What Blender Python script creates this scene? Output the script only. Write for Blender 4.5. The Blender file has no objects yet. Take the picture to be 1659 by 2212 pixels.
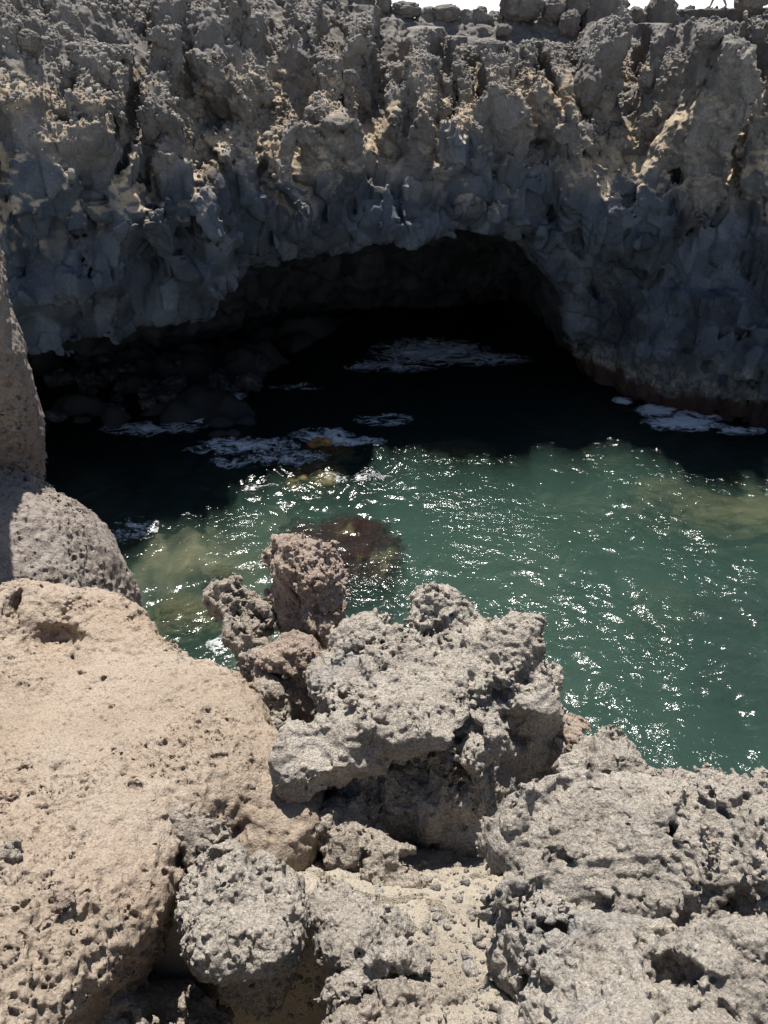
# Lava cove: a sunlit ledge of ash and clinker above green water, a dark sea cave in the cliff opposite
SUN_EL, SUN_AZ, SUN_E, SKY, EXPO, WAVE = 68.5, -4.0, 5.0, 0.056, 0.68, 1.35
import bpy, math, time
import numpy as np
from concurrent.futures import ThreadPoolExecutor
T0 = time.time()
R = math.radians
f32 = np.float32
C = bpy.context.scene.collection
scene = bpy.context.scene

# ------------------------------------------------------------------ camera frame (photo measured on a 1659 x 2212 sheet)
CAMZ, PITCH, FPX = 12.0, R(30.5), 1787.0
cp, sp = math.cos(PITCH), math.sin(PITCH)


def ray(px, py):
    x = (px - 829.5) / FPX
    y = (1106.0 - py) / FPX
    return np.array([x, cp + y * sp, -sp + y * cp])


def at(px, py, Y):
    """world point seen at (px, py) that stands Y metres in front of the viewer"""
    d = ray(px, py)
    return np.array([0, 0, CAMZ]) + d * (Y / d[1])


def atz(px, py, z):
    d = ray(px, py)
    return np.array([0, 0, CAMZ]) + d * ((z - CAMZ) / d[2])


# ------------------------------------------------------------------ noise
rng = np.random.default_rng(7)
LAT = rng.uniform(-1, 1, 64 ** 3).astype(f32)
FEAT = rng.uniform(0.08, 0.92, (32 ** 3, 3)).astype(f32)
FRND = rng.uniform(-1, 1, (32 ** 3, 4)).astype(f32)
POOL = ThreadPoolExecutor(4)


def par(fn, P, *a, chunk=60000):
    P = np.ascontiguousarray(P, f32)
    n = len(P)
    if n <= chunk:
        return fn(P, *a)
    outs = list(POOL.map(lambda s: fn(P[s:s + chunk], *a), range(0, n, chunk)))
    if isinstance(outs[0], tuple):
        return tuple(np.concatenate(o) for o in zip(*outs))
    return np.concatenate(outs)


ROT = np.array([[0.36, 0.48, -0.8], [-0.8, 0.6, 0.0], [0.48, 0.64, 0.6]], f32)


def vn(P):
    """value noise, about -1..1, one feature per unit"""
    i = np.floor(P).astype(np.int32)
    t = P - i
    t = t * t * t * (t * (t * 6 - 15) + 10)
    i &= 63
    j = (i + 1) & 63
    x0, x1 = i[:, 0] << 12, j[:, 0] << 12
    y0, y1 = i[:, 1] << 6, j[:, 1] << 6
    z0, z1 = i[:, 2], j[:, 2]
    tx, ty, tz = t[:, 0], t[:, 1], t[:, 2]

    def lz(b):
        a = LAT[b + z0]
        return a + (LAT[b + z1] - a) * tz
    a = lz(x0 + y0)
    a += (lz(x0 + y1) - a) * ty
    b = lz(x1 + y0)
    b += (lz(x1 + y1) - b) * ty
    return a + (b - a) * tx


def _fbm(P, o, kind, gain):
    s = np.zeros(len(P), f32)
    a = 1.0
    Q = P
    for k in range(o):
        Q = Q @ ROT.T + f32(7.31 * (k + 1))
        v = vn(Q)
        if kind == 1:                     # billow: rounded lumps between sharp creases
            v = np.minimum(np.abs(v) * 2.2, 1.2) - 0.55
        elif kind == 2:                   # ridged
            v = 0.6 - np.abs(v) * 2.0
        s += a * v
        a *= gain
        Q = Q * f32(2.03)
    return s


def fbm(P, f, o=4, kind=0, gain=0.5, seed=0.0):
    if np.isscalar(f):
        f = (f, f, f)
    return par(lambda q: _fbm(q * np.array(f, f32) + f32(seed), o, kind, gain), P)


def _worley(P):
    i = np.floor(P).astype(np.int32)
    f1 = np.full(len(P), 9, f32)
    f2 = np.full(len(P), 9, f32)
    idn = np.zeros(len(P), np.int32)
    best = np.zeros((len(P), 3), f32)
    for dx in (-1, 0, 1):
        for dy in (-1, 0, 1):
            for dz in (-1, 0, 1):
                c = i + np.array([dx, dy, dz], np.int32)
                h = ((c[:, 0] & 31) << 10) + ((c[:, 1] & 31) << 5) + (c[:, 2] & 31)
                v = P - (c + FEAT[h])
                d = np.einsum('ij,ij->i', v, v)
                m = d < f1
                f2 = np.where(m, f1, np.minimum(f2, d))
                f1 = np.where(m, d, f1)
                idn = np.where(m, h, idn)
                best[m] = v[m]
    return np.sqrt(f1), np.sqrt(f2), idn, best


def worley(P, f, seed=0.0):
    if np.isscalar(f):
        f = (f, f, f)
    return par(lambda q: _worley(q * np.array(f, f32) + f32(seed)), P)


def facets(P, f, seed=0.0, tilt=0.9):
    """broken stone: every cell of a cellular pattern is one tilted plane"""
    f1, f2, i, b = worley(P, f, seed)
    r = FRND[i]
    return 0.55 * r[:, 3] + tilt * np.einsum('ij,ij->i', b, r[:, :3]), f2 - f1


def pits(P, f, seed=0.0, share=0.5, rad=0.45):
    """round holes in a share of the cells, 0 outside to 1 deep"""
    f1, f2, i, b = worley(P, f, seed)
    r = FRND[i]
    rr = rad * (0.55 + 0.45 * r[:, 1])
    q = np.clip(1 - f1 / np.maximum(rr, 0.05), 0, 1)
    return np.where(r[:, 0] < share * 2 - 1, q * (2 - q), 0).astype(f32)


def smooth(a, b, x):
    t = np.clip((x - a) / (b - a), 0, 1)
    return t * t * (3 - 2 * t)


# ------------------------------------------------------------------ meshes
def link(name, me, mat=None, parent=None):
    o = bpy.data.objects.new(name, me)
    C.objects.link(o)
    if mat:
        me.materials.append(mat)
    if parent:
        o.parent = parent
    return o


def mesh(name, V, F, shade=True):
    """V (n,3), F (m,3 or 4)"""
    V = np.ascontiguousarray(V, f32)
    F = np.ascontiguousarray(F, np.int32)
    me = bpy.data.meshes.new(name)
    k = F.shape[1]
    me.vertices.add(len(V))
    me.vertices.foreach_set('co', V.ravel())
    me.loops.add(F.size)
    me.loops.foreach_set('vertex_index', F.ravel())
    me.polygons.add(len(F))
    me.polygons.foreach_set('loop_start', np.arange(0, F.size, k, dtype=np.int32))
    me.update(calc_edges=True)
    if shade:
        me.polygons.foreach_set('use_smooth', np.ones(len(F), bool))
    return me


def attr(me, name, val):
    a = me.attributes.new(name, 'FLOAT', 'POINT')
    a.data.foreach_set('value', np.ascontiguousarray(val, f32))


def tag(o, label=None, cat=None, group=None, kind=None):
    if label:
        o['label'] = label
    if cat:
        o['category'] = cat
    if group:
        o['group'] = group
    if kind:
        o['kind'] = kind
    return o


def grid_faces(nu, nv):
    a = np.arange(nu * nv, dtype=np.int32).reshape(nu, nv)
    return np.stack([a[:-1, :-1], a[1:, :-1], a[1:, 1:], a[:-1, 1:]], -1).reshape(-1, 4)


def grid_normals(G):
    du = np.gradient(G, axis=0)
    dv = np.gradient(G, axis=1)
    n = np.cross(du, dv)
    return n / np.maximum(np.linalg.norm(n, axis=-1, keepdims=True), 1e-9)


def surface_nets(D, org, h):
    S = D < 0
    cell = np.zeros(np.array(S.shape) - 1, np.uint8)
    for a in (0, 1):
        for b in (0, 1):
            for c in (0, 1):
                cell += S[a:S.shape[0] - 1 + a, b:S.shape[1] - 1 + b, c:S.shape[2] - 1 + c]
    act = np.argwhere((cell > 0) & (cell < 8)).astype(np.int32)
    corners = {}
    for a in (0, 1):
        for b in (0, 1):
            for c in (0, 1):
                corners[a, b, c] = D[act[:, 0] + a, act[:, 1] + b, act[:, 2] + c]
    acc = np.zeros((len(act), 3), f32)
    cnt = np.zeros(len(act), f32)
    for ax in range(3):
        for u in (0, 1):
            for v in (0, 1):
                p = [u, v]
                p.insert(ax, 0)
                q = [u, v]
                q.insert(ax, 1)
                d0, d1 = corners[tuple(p)], corners[tuple(q)]
                m = (d0 < 0) != (d1 < 0)
                t = np.where(m, d0 / np.where(m, d0 - d1, 1), 0)
                e = np.zeros((len(act), 3), f32)
                e += np.array(p, f32)
                e[:, ax] = t
                acc += e * m[:, None]
                cnt += m
    V = (act + acc / np.maximum(cnt, 1)[:, None]) * h + org
    idx = np.full(cell.shape, -1, np.int32)
    idx[act[:, 0], act[:, 1], act[:, 2]] = np.arange(len(act), dtype=np.int32)
    Q = []
    n = S.shape
    for ax in range(3):
        s0 = [slice(1, n[k] - 1) for k in range(3)]
        s1 = list(s0)
        s0[ax] = slice(0, n[ax] - 1)
        s1[ax] = slice(1, n[ax])
        A, B = S[tuple(s0)], S[tuple(s1)]
        w = np.argwhere(A != B).astype(np.int32)
        flip = A[w[:, 0], w[:, 1], w[:, 2]]
        off = np.array([0 if k == ax else 1 for k in range(3)], np.int32)
        w = w + off
        o = [k for k in range(3) if k != ax]
        e1, e2 = np.zeros(3, np.int32), np.zeros(3, np.int32)
        e1[o[0]] = 1
        e2[o[1]] = 1
        if ax == 1:
            e1, e2 = e2, e1

        def g(c):
            return idx[c[:, 0], c[:, 1], c[:, 2]]
        q = np.stack([g(w - e1 - e2), g(w - e2), g(w), g(w - e1)], -1)
        q[~flip] = q[~flip][:, ::-1]
        Q.append(q)
    Q = np.concatenate(Q)
    Q = Q[(Q >= 0).all(1)]
    return V, Q


def biggest_piece(V, Q, keep=0.02):
    """drop crumbs that the noise cut loose"""
    lab = np.arange(len(V), dtype=np.int32)
    E = np.concatenate([Q[:, [0, 1]], Q[:, [1, 2]], Q[:, [2, 3]], Q[:, [3, 0]]])
    for _ in range(200):
        m = np.minimum(lab[E[:, 0]], lab[E[:, 1]])
        new = lab.copy()
        np.minimum.at(new, E[:, 0], m)
        np.minimum.at(new, E[:, 1], m)
        new = new[new]
        new = new[new]
        if (new == lab).all():
            break
        lab = new
    cnt = np.bincount(lab, minlength=len(V))
    ok = cnt[lab] >= cnt.max() * 0.999
    Q = Q[ok[Q[:, 0]]]
    m = np.full(len(V), -1, np.int32)
    m[ok] = np.arange(ok.sum())
    return V[ok], m[Q]


def ell(P, c, r, M=None):
    q = P - np.asarray(c, f32)
    if M is not None:
        q = q @ M
    r = np.asarray(r, f32)
    k0 = np.linalg.norm(q / r, axis=1)
    k1 = np.linalg.norm(q / (r * r), axis=1)
    return k0 * (k0 - 1) / np.maximum(k1, 1e-6)


def boxd(P, c, r, M=None, rnd=0.03):
    q = P - np.asarray(c, f32)
    if M is not None:
        q = q @ M
    q = np.abs(q) - (np.asarray(r, f32) - rnd)
    return np.linalg.norm(np.maximum(q, 0), axis=1) + np.minimum(q.max(1), 0) - rnd


def euler(rx=0, ry=0, rz=0):
    cx, sx, cy, sy, cz, sz = math.cos(rx), math.sin(rx), math.cos(ry), math.sin(ry), math.cos(rz), math.sin(rz)
    X = np.array([[1, 0, 0], [0, cx, -sx], [0, sx, cx]])
    Ym = np.array([[cy, 0, sy], [0, 1, 0], [-sy, 0, cy]])
    Z = np.array([[cz, -sz, 0], [sz, cz, 0], [0, 0, 1]])
    return (Z @ Ym @ X).astype(f32)


def smin(a, b, k):
    h = np.clip(0.5 + 0.5 * (b - a) / k, 0, 1)
    return b + (a - b) * h - k * h * (1 - h)


def up2(A, n):
    """linear resampling of A by n along all axes"""
    for ax in range(3):
        L = A.shape[ax]
        t = np.arange((L - 1) * n + 1)
        i = np.minimum(t // n, L - 2)
        w = ((t - i * n) / n).astype(f32)
        sh = [1, 1, 1]
        sh[ax] = len(t)
        w = w.reshape(sh)
        A = np.take(A, i, ax) * (1 - w) + np.take(A, i + 1, ax) * w
    return A


def carve(name, base, lo, hi, h, band, disp, mat, fine=None, fband=.06, n=4):
    """a solid from a distance field: base(P) and the broad relief disp(P) on a coarse grid, fine(P) added close to its surface"""
    lo = np.asarray(lo, f32)
    hi = np.asarray(hi, f32)
    H = h * n
    N = np.ceil((hi - lo) / H).astype(int) + 1
    ax = [lo[k] + H * np.arange(N[k], dtype=f32) for k in range(3)]
    G = np.stack(np.meshgrid(*ax, indexing='ij'), -1).reshape(-1, 3)
    Dc = par(base, G).astype(f32)
    w = np.nonzero(np.abs(Dc) < band + 2 * H)[0]
    Dc[w] += disp(G[w])
    D = up2(Dc.reshape(N), n)
    if fine:
        w = np.nonzero(np.abs(D) < fband)
        D[w] += fine(np.stack(w, -1).astype(f32) * f32(h) + lo)
    for a in range(3):                       # close it at the walls of its box
        s = [slice(None)] * 3
        for e in (0, -1):
            s[a] = e
            D[tuple(s)] = np.maximum(D[tuple(s)], h * .5)
    V, Q = surface_nets(D, lo, h)
    V, Q = biggest_piece(V, Q)
    c = (V.max(0) + V.min(0)) / 2
    c[2] = V[:, 2].min()
    me = mesh(name, V - c, Q)
    o = link(name, me, mat)
    o.location = [float(v) for v in c]
    print('%-18s %7d verts  %.1fs' % (name, len(V), time.time() - T0))
    return o


# ------------------------------------------------------------------ materials
class NT:
    def __init__(s, name):
        s.m = bpy.data.materials.new(name)
        s.m.use_nodes = True
        s.t = s.m.node_tree
        s.t.nodes.clear()
        s.out = s.t.nodes.new('ShaderNodeOutputMaterial')

    def n(s, kind, **kw):
        nd = s.t.nodes.new('ShaderNode' + kind)
        for k, v in kw.items():
            if k in nd.inputs.keys() if isinstance(k, str) else False:
                nd.inputs[k].default_value = v
            else:
                setattr(nd, k, v)
        return nd

    def l(s, a, b):
        s.t.links.new(a, b)

    def noise(s, co, scale, detail=5, rough=0.6, dist=0.0):
        nd = s.n('TexNoise')
        nd.inputs['Scale'].default_value = scale
        nd.inputs['Detail'].default_value = detail
        nd.inputs['Roughness'].default_value = rough
        nd.inputs['Distortion'].default_value = dist
        s.l(co, nd.inputs['Vector'])
        return nd.outputs['Fac']

    def ramp(s, fac, stops):
        nd = s.n('ValToRGB')
        e = nd.color_ramp.elements
        while len(e) > 1:
            e.remove(e[-1])
        for i, (p, c) in enumerate(stops):
            k = e[0] if i == 0 else e.new(p)
            k.position = p
            k.color = (c, c, c, 1) if np.isscalar(c) else (*c, 1)
        s.l(fac, nd.inputs['Fac'])
        return nd.outputs['Color']

    def mix(s, fac, a, b, blend='MIX'):
        nd = s.n('Mix', data_type='RGBA', blend_type=blend)
        for k, v in ((0, fac), (6, a), (7, b)):
            if hasattr(v, 'links'):
                s.l(v, nd.inputs[k])
            else:
                nd.inputs[k].default_value = v if k == 0 else (*v, 1)
        return nd.outputs[2]

    def math(s, op, a, b=0.0, clamp=False):
        nd = s.n('Math', operation=op, use_clamp=clamp)
        for k, v in ((0, a), (1, b)):
            if hasattr(v, 'links'):
                s.l(v, nd.inputs[k])
            else:
                nd.inputs[k].default_value = v
        return nd.outputs[0]

    def attr(s, name):
        nd = s.n('Attribute')
        nd.attribute_name = name
        return nd.outputs['Fac']

    def bsdf(s, col, rough=0.92, normal=None, spec=0.25):
        b = s.n('BsdfPrincipled')
        s.l(col, b.inputs['Base Color']) if hasattr(col, 'links') else setattr(b.inputs['Base Color'], 'default_value', (*col, 1))
        b.inputs['Specular IOR Level'].default_value = spec
        if hasattr(rough, 'links'):
            s.l(rough, b.inputs['Roughness'])
        else:
            b.inputs['Roughness'].default_value = rough
        if normal:
            s.l(normal, b.inputs['Normal'])
        s.l(b.outputs[0], s.out.inputs['Surface'])
        return b

    def bump(s, h, dist, strength=1.0, prev=None):
        nd = s.n('Bump')
        nd.inputs['Distance'].default_value = dist
        nd.inputs['Strength'].default_value = strength
        s.l(h, nd.inputs['Height'])
        if prev:
            s.l(prev, nd.inputs['Normal'])
        return nd.outputs['Normal']


def rock_mat(name, stops, s1=4.0, dust=None, dust_amt=0.6, fine=55.0, bump=0.010, grain=0.35, patch=None, pit=90.0, speck=0.0):
    """weathered stone: patches of several tones, a fine grain, dust lying on the flat tops, pores"""
    t = NT(name)
    co = t.n('TexCoord').outputs['Object']
    a = t.noise(co, s1, 7, 0.62, 0.3)
    col = t.ramp(a, stops)
    if patch:
        pm = t.ramp(t.noise(co, s1 * 0.55, 4, 0.6, 0.8), [(0.52, 0.0), (0.66, 1.0)])
        col = t.mix(t.math('MULTIPLY', pm, patch[1]), col, patch[0])
    g = t.noise(co, fine * 1.7, 5, 0.75)
    gm = t.ramp(g, [(0.28, 1 - grain), (0.5, 1.0), (0.74, 1 + grain)])
    col = t.mix(1.0, col, gm, 'MULTIPLY')
    if dust:
        nz = t.n('SeparateXYZ')
        t.l(t.n('NewGeometry').outputs['Normal'], nz.inputs[0])
        dn = t.noise(co, 9.0, 6, 0.7)
        dm = t.math('ADD', nz.outputs['Z'], t.math('MULTIPLY', t.math('SUBTRACT', dn, 0.5), 2.2))
        dm = t.math('MULTIPLY', t.ramp(dm, [(0.35, 0.0), (0.95, 1.0)]), dust_amt)
        col = t.mix(dm, col, t.mix(1.0, dust, gm, 'MULTIPLY'))
    if speck:
        vs = t.n('TexVoronoi')
        vs.inputs['Scale'].default_value = 38.0
        t.l(co, vs.inputs['Vector'])
        sm = t.math('MULTIPLY', t.ramp(vs.outputs['Distance'], [(0.10, 1.0), (0.2, 0.0)]), speck)
        col = t.mix(sm, col, (0.10, 0.085, 0.075))
    v = t.n('TexVoronoi')
    v.inputs['Scale'].default_value = pit
    t.l(co, v.inputs['Vector'])
    ph = t.ramp(v.outputs['Distance'], [(0.05, 0.0), (0.5, 1.0)])
    n1 = t.bump(t.noise(co, fine, 8, 0.72), bump, 1.0)
    n2 = t.bump(ph, bump * 0.22, 0.8, n1)
    t.bsdf(col, 0.95, n2, 0.2)
    return t.m


M_LAVA = rock_mat('grey_lava', [(0.30, (0.20, 0.178, 0.156)), (0.46, (0.36, 0.325, 0.285)), (0.60, (0.49, 0.445, 0.39)), (0.75, (0.36, 0.36, 0.36))],
                  3.0, (0.53, 0.465, 0.385), 0.42, patch=((0.29, 0.30, 0.315), 0.8), bump=.026, grain=.62)
M_PINK = rock_mat('pinkish_lava', [(0.30, (0.24, 0.185, 0.15)), (0.5, (0.40, 0.315, 0.26)), (0.66, (0.47, 0.38, 0.31)), (0.8, (0.34, 0.335, 0.335))],
                  3.6, (0.46, 0.365, 0.29), 0.4, patch=((0.26, 0.27, 0.29), 0.7), bump=.026, grain=.6)
M_BROWN = rock_mat('brown_lava', [(0.30, (0.22, 0.19, 0.16)), (0.5, (0.36, 0.315, 0.27)), (0.7, (0.46, 0.405, 0.34))],
                   4.0, (0.47, 0.40, 0.32), 0.45, bump=.026, grain=.6, patch=((0.24, 0.245, 0.255), 0.6))
M_TUFF = rock_mat('ash_tuff', [(0.28, (0.24, 0.183, 0.135)), (0.45, (0.315, 0.25, 0.19)), (0.58, (0.375, 0.305, 0.24)), (0.74, (0.34, 0.30, 0.255))],
                  1.3, (0.40, 0.335, 0.275), 0.3, fine=60, bump=0.014, grain=0.45, patch=((0.39, 0.27, 0.19), 0.5), pit=80, speck=0.5)
M_SPUR = rock_mat('grey_tuff', [(0.28, (0.16, 0.125, 0.105)), (0.45, (0.22, 0.185, 0.16)), (0.6, (0.28, 0.245, 0.22)), (0.75, (0.21, 0.165, 0.14))],
                  1.1, (0.38, 0.335, 0.295), 0.4, fine=36, bump=0.02, grain=0.4, pit=50)
M_SAND = rock_mat('pale_ash_sand', [(0.3, (0.33, 0.285, 0.23)), (0.5, (0.42, 0.37, 0.30)), (0.7, (0.48, 0.42, 0.335))],
                  2.5, None, fine=110, bump=0.012, grain=0.4, pit=120)
M_CINDER = rock_mat('dark_cinder', [(0.3, (0.11, 0.098, 0.09)), (0.5, (0.165, 0.15, 0.138)), (0.7, (0.23, 0.21, 0.19))],
                    1.6, (0.20, 0.18, 0.16), 0.3, fine=14, bump=0.035, grain=0.4, pit=22)

# ------------------------------------------------------------------ lava rocks near the viewer


def aa_broad(A=1.0, f=1.0, seed=0.0, pit=1.0):
    """lava: broad lumps, ledges and holes (metres)"""
    def d(P):
        W = P + 0.05 * np.stack([fbm(P, 4 * f, 3, seed=seed + 3), fbm(P, 4 * f, 3, seed=seed + 5), fbm(P, 4 * f, 3, seed=seed + 8)], 1)
        m = smooth(-0.2, 0.5, fbm(P, 2.2 * f, 2, 0, 0.5, seed + 11))          # smooth skin against broken skin
        r = -0.06 * A * fbm(W, 3.2 * f, 3, 0, 0.5, seed)
        r += -(0.006 + 0.030 * m) * A * fbm(W, 7.5 * f, 3, 1, 0.5, seed + 1)
        q, e = facets(W, 2.7 * f, seed + 2, 1.2)
        r += 0.105 * A * q + .05 * A * np.exp(-e / .05)
        q, e = facets(W, 6.0 * f, seed + 3, 1.1)
        r += 0.035 * A * q
        if pit:
            r += 0.10 * pit * A * pits(W, 4.6 * f, seed + 6, 0.36, 0.5) * (.15 + .85 * m)
        return r.astype(f32)
    return d


def aa_fine(A=1.0, f=1.0, seed=0.0, pit=1.0, strat=0.0):
    def d(P):
        m = smooth(-0.2, 0.5, fbm(P, 2.2 * f, 2, 0, 0.5, seed + 11))
        m2 = m * smooth(-.5, .4, fbm(P, 6 * f, 2, seed=seed + 12))
        r = -(0.010 + 0.032 * m2) * A * fbm(P, 17 * f, 3, 1, 0.6, seed + 2)
        r += -(0.006 + 0.009 * m) * fbm(P, 44, 2, 0, 0.6, seed + 4)
        q, _ = facets(P, 13 * f, seed + 13, 1.1)
        r += .018 * A * q
        if pit:
            r += 0.040 * pit * A * pits(P, 12.0 * f, seed + 7, 0.30, 0.5) * m
            r += 0.014 * pit * pits(P, 34.0, seed + 9, 0.3, 0.48) * (0.2 + 0.8 * m)
        if strat:
            Q = P @ euler(0.5, 0.35, 0.3)
            r += strat * 0.03 * A * fbm(Q, (2.5, 3.5, 19), 3, 2, 0.55, seed + 9)
        return r.astype(f32)
    return d


def blobs(L, k=0.07):
    """L: (px, py, drop below the eye, rx, ry, rz[, turn about z, tilt about x, tilt about y, 'box'])"""
    E = []
    for b in L:
        c = atz(b[0], b[1], CAMZ - b[2])
        rz, rx, ry = (list(b[6:9]) + [0, 0, 0])[:3]
        E.append((c, np.array(b[3:6]), euler(R(rx), R(ry), R(rz)), len(b) > 9))
    lo = np.min([c - r.max() for c, r, m, q in E], 0)
    hi = np.max([c + r.max() for c, r, m, q in E], 0)

    def f(P):
        d = None
        for c, r, m, q in E:
            e = boxd(P, c, r, m, 0.35 * r.min()) if q else ell(P, c, r, m)
            d = e if d is None else smin(d, e, k)
        return d
    return f, lo, hi


def sight(base, px, py, t0=1.0, t1=9.0):
    """where the sight line through (px, py) enters a solid"""
    d = ray(px, py)
    t_ = np.linspace(t0, t1, 1600)
    q = (np.array([0, 0, CAMZ]) + d[None] * t_[:, None]).astype(f32)
    s = base(q) < 0
    return q[np.argmax(s)] if s.any() else None


def hollow(base, H):
    """cavities: (px, py, half width px, half height px, depth m), where the eye sees them"""
    E = []
    for px, py, rx, rz, dp in H:
        c = sight(base, px, py)
        if c is None:
            continue
        s = (c[1] * cp + (CAMZ - c[2]) * sp) / FPX
        dirv = ray(px, py)
        M = euler(-math.atan2(-dirv[2], dirv[1]), 0, 0)
        E.append((c + np.array([0, dirv[1], dirv[2]]) * dp * .25, (rx * s, dp, rz * s), M))

    def f(P):
        d = base(P)
        for c, r_, M in E:
            d = -smin(-d, ell(P, c, r_, M), .02)
        return d
    return f


def rock(name, L, h, mat, label, cat='rock', group=None, A=1.0, f=1.0, seed=0.0, pit=1.0, strat=0.0, k=0.07, holes=None):
    base, lo, hi = blobs(L, k)
    if holes:
        base = hollow(base, holes)
    band = 0.24 * A
    o = carve(name, base, lo - band * .6, hi + band * .6, h, band, aa_broad(A, f, seed, pit), mat, aa_fine(A, f, seed, pit, strat), .02 + .055 * A)
    return tag(o, label, cat, group)


NEAR = 'lava rocks along the near edge'
# the big flat one in the middle, with its overhang
rock('lava_rock', [
    (950, 1515, 2.58, .44, .33, .22), (1110, 1500, 2.60, .24, .27, .23), (800, 1470, 2.60, .22, .25, .18),
    (940, 1345, 2.43, .12, .12, .14), (800, 1395, 2.50, .15, .12, .12), (1120, 1405, 2.47, .11, .11, .13),
    (830, 1600, 2.44, .28, .17, .10), (980, 1590, 2.46, .24, .17, .12), (680, 1625, 2.50, .16, .12, .09), (625, 1670, 2.55, .07, .09, .14),
    (980, 1740, 2.93, .29, .28, .37), (810, 1710, 2.93, .28, .27, .34), (690, 1700, 2.95, .14, .14, .26), (1130, 1620, 2.85, .16, .22, .32)],
    .0062, M_LAVA, 'big flat-topped grey lava rock with a dark overhang, in the middle above the green water',
    group=NEAR, seed=1.0, A=.62,
    holes=[(1085, 1500, 34, 16, .10), (1150, 1470, 20, 26, .10), (830, 1395, 42, 11, .10), (1010, 1575, 22, 16, .09), (745, 1530, 30, 30, .14), (980, 1330, 22, 10, .08), (930, 1640, 40, 13, .12), (720, 1650, 30, 16, .12), (1120, 1570, 20, 24, .1)])
# stones piled left of it
rock('lava_boulder', [(648, 1262, 2.50, .18, .17, .19), (618, 1222, 2.42, .12, .12, .12), (690, 1240, 2.45, .11, .11, .15), (655, 1345, 2.66, .15, .14, .13)],
     .0052, M_PINK, 'roundish pinkish lava boulder balanced on top of the rock pile, against the water',
     group=NEAR, seed=14.0, A=.42, f=1.2, strat=1.4, pit=.45)
rock('lava_pinnacle', [(500, 1300, 2.62, .085, .09, .09), (545, 1315, 2.68, .08, .09, .11), (570, 1350, 2.72, .085, .09, .12), (530, 1380, 2.74, .095, .09, .13), (558, 1440, 2.78, .105, .10, .13),
                       (578, 1510, 2.82, .105, .10, .13), (594, 1585, 2.84, .095, .09, .12), (602, 1640, 2.88, .08, .08, .09)],
     .0052, M_BROWN, 'crooked narrow lava pinnacle leaning at the left side of the rock pile', group=NEAR, seed=23.0, A=.42, f=1.5, k=.05, strat=1.0, pit=.9)
rock('lava_boulder', [(645, 1425, 2.66, .155, .14, .10), (650, 1500, 2.86, .14, .13, .16), (700, 1440, 2.70, .09, .10, .09)],
     .0052, M_PINK, 'reddish flat boulder under the balanced boulder, between pinnacle and big flat rock', group=NEAR, seed=31.0, A=.45, f=1.3, strat=1.0, pit=.6)
# lumps below the overhang
rock('clinker_lump', [(735, 1765, 2.72, .13, .10, .09, 30), (790, 1840, 2.74, .12, .09, .09), (850, 1890, 2.76, .11, .07, .08), (690, 1720, 2.75, .08, .08, .07), (890, 1915, 2.78, .07, .05, .05)],
     .0050, M_BROWN, 'brown crumbly clinker lump half in the shadow under the big flat rock', group=NEAR, seed=40.0, A=.7, f=1.5)
# the right hand giant
rock('lava_rock', [
    (1390, 1990, 2.38, .44, .30, .26), (1170, 1830, 2.32, .19, .17, .20), (1330, 1775, 2.26, .28, .16, .17), (1560, 1850, 2.24, .36, .24, .24),
    (1800, 1950, 2.25, .40, .34, .30), (1200, 2060, 2.36, .20, .16, .20), (1330, 2200, 2.36, .28, .18, .20), (1620, 2180, 2.22, .36, .2, .24), (1300, 2000, 2.66, .34, .30, .26), (1500, 2420, 2.3, .5, .2, .3)],
    .0052, M_LAVA, 'largest pitted grey lava rock, filling the bottom right corner', group=NEAR, seed=52.0, A=.42, pit=1.2,
     holes=[(1085, 1910, 30, 28, .11), (1250, 1850, 44, 12, .07), (1350, 1840, 24, 10, .07), (1215, 2005, 36, 18, .09), (1290, 1955, 30, 10, .07), (1460, 2095, 60, 14, .09),
            (1120, 1735, 20, 8, .06), (1500, 1985, 20, 12, .07), (1590, 1960, 14, 12, .07), (1330, 2110, 30, 12, .08), (1190, 2130, 36, 14, .1), (1430, 1790, 18, 9, .06)])
# the row behind it, at the brink
rock('lava_boulder', [(1205, 1610, 2.86, .085, .10, .12), (1225, 1570, 2.82, .07, .07, .07), (1190, 1660, 2.95, .08, .08, .10)],
     .0055, M_PINK, 'small pink angular block in the gap between the two big grey rocks', group=NEAR, seed=61.0, A=.5, f=1.5)
rock('lava_rock', [(1300, 1640, 2.64, .13, .12, .10), (1250, 1680, 2.66, .10, .10, .10), (1360, 1690, 2.62, .13, .12, .10), (1310, 1720, 2.8, .18, .14, .16)],
     .0055, M_LAVA, 'lumpy grey lava rock on the brink behind the largest rock, beside the pink block', group=NEAR, seed=70.0, A=.6, f=1.3)
rock('lava_rock', [(1500, 1750, 2.46, .15, .12, .09), (1570, 1770, 2.45, .12, .12, .09), (1450, 1760, 2.5, .1, .1, .08), (1520, 1800, 2.6, .2, .15, .14)],
     .0055, M_LAVA, 'flat grey lava rock with pale streaked top, on the brink above the water at right', group=NEAR, seed=78.0, A=.6, f=1.3, strat=.8)
rock('lava_rock', [(1690, 1800, 2.44, .13, .12, .11), (1760, 1830, 2.44, .16, .14, .12), (1640, 1830, 2.5, .1, .1, .1)],
     .006, M_LAVA, 'grey lava rock at the right edge, last of the row on the brink', group=NEAR, seed=85.0, A=.6, f=1.3)
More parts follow.
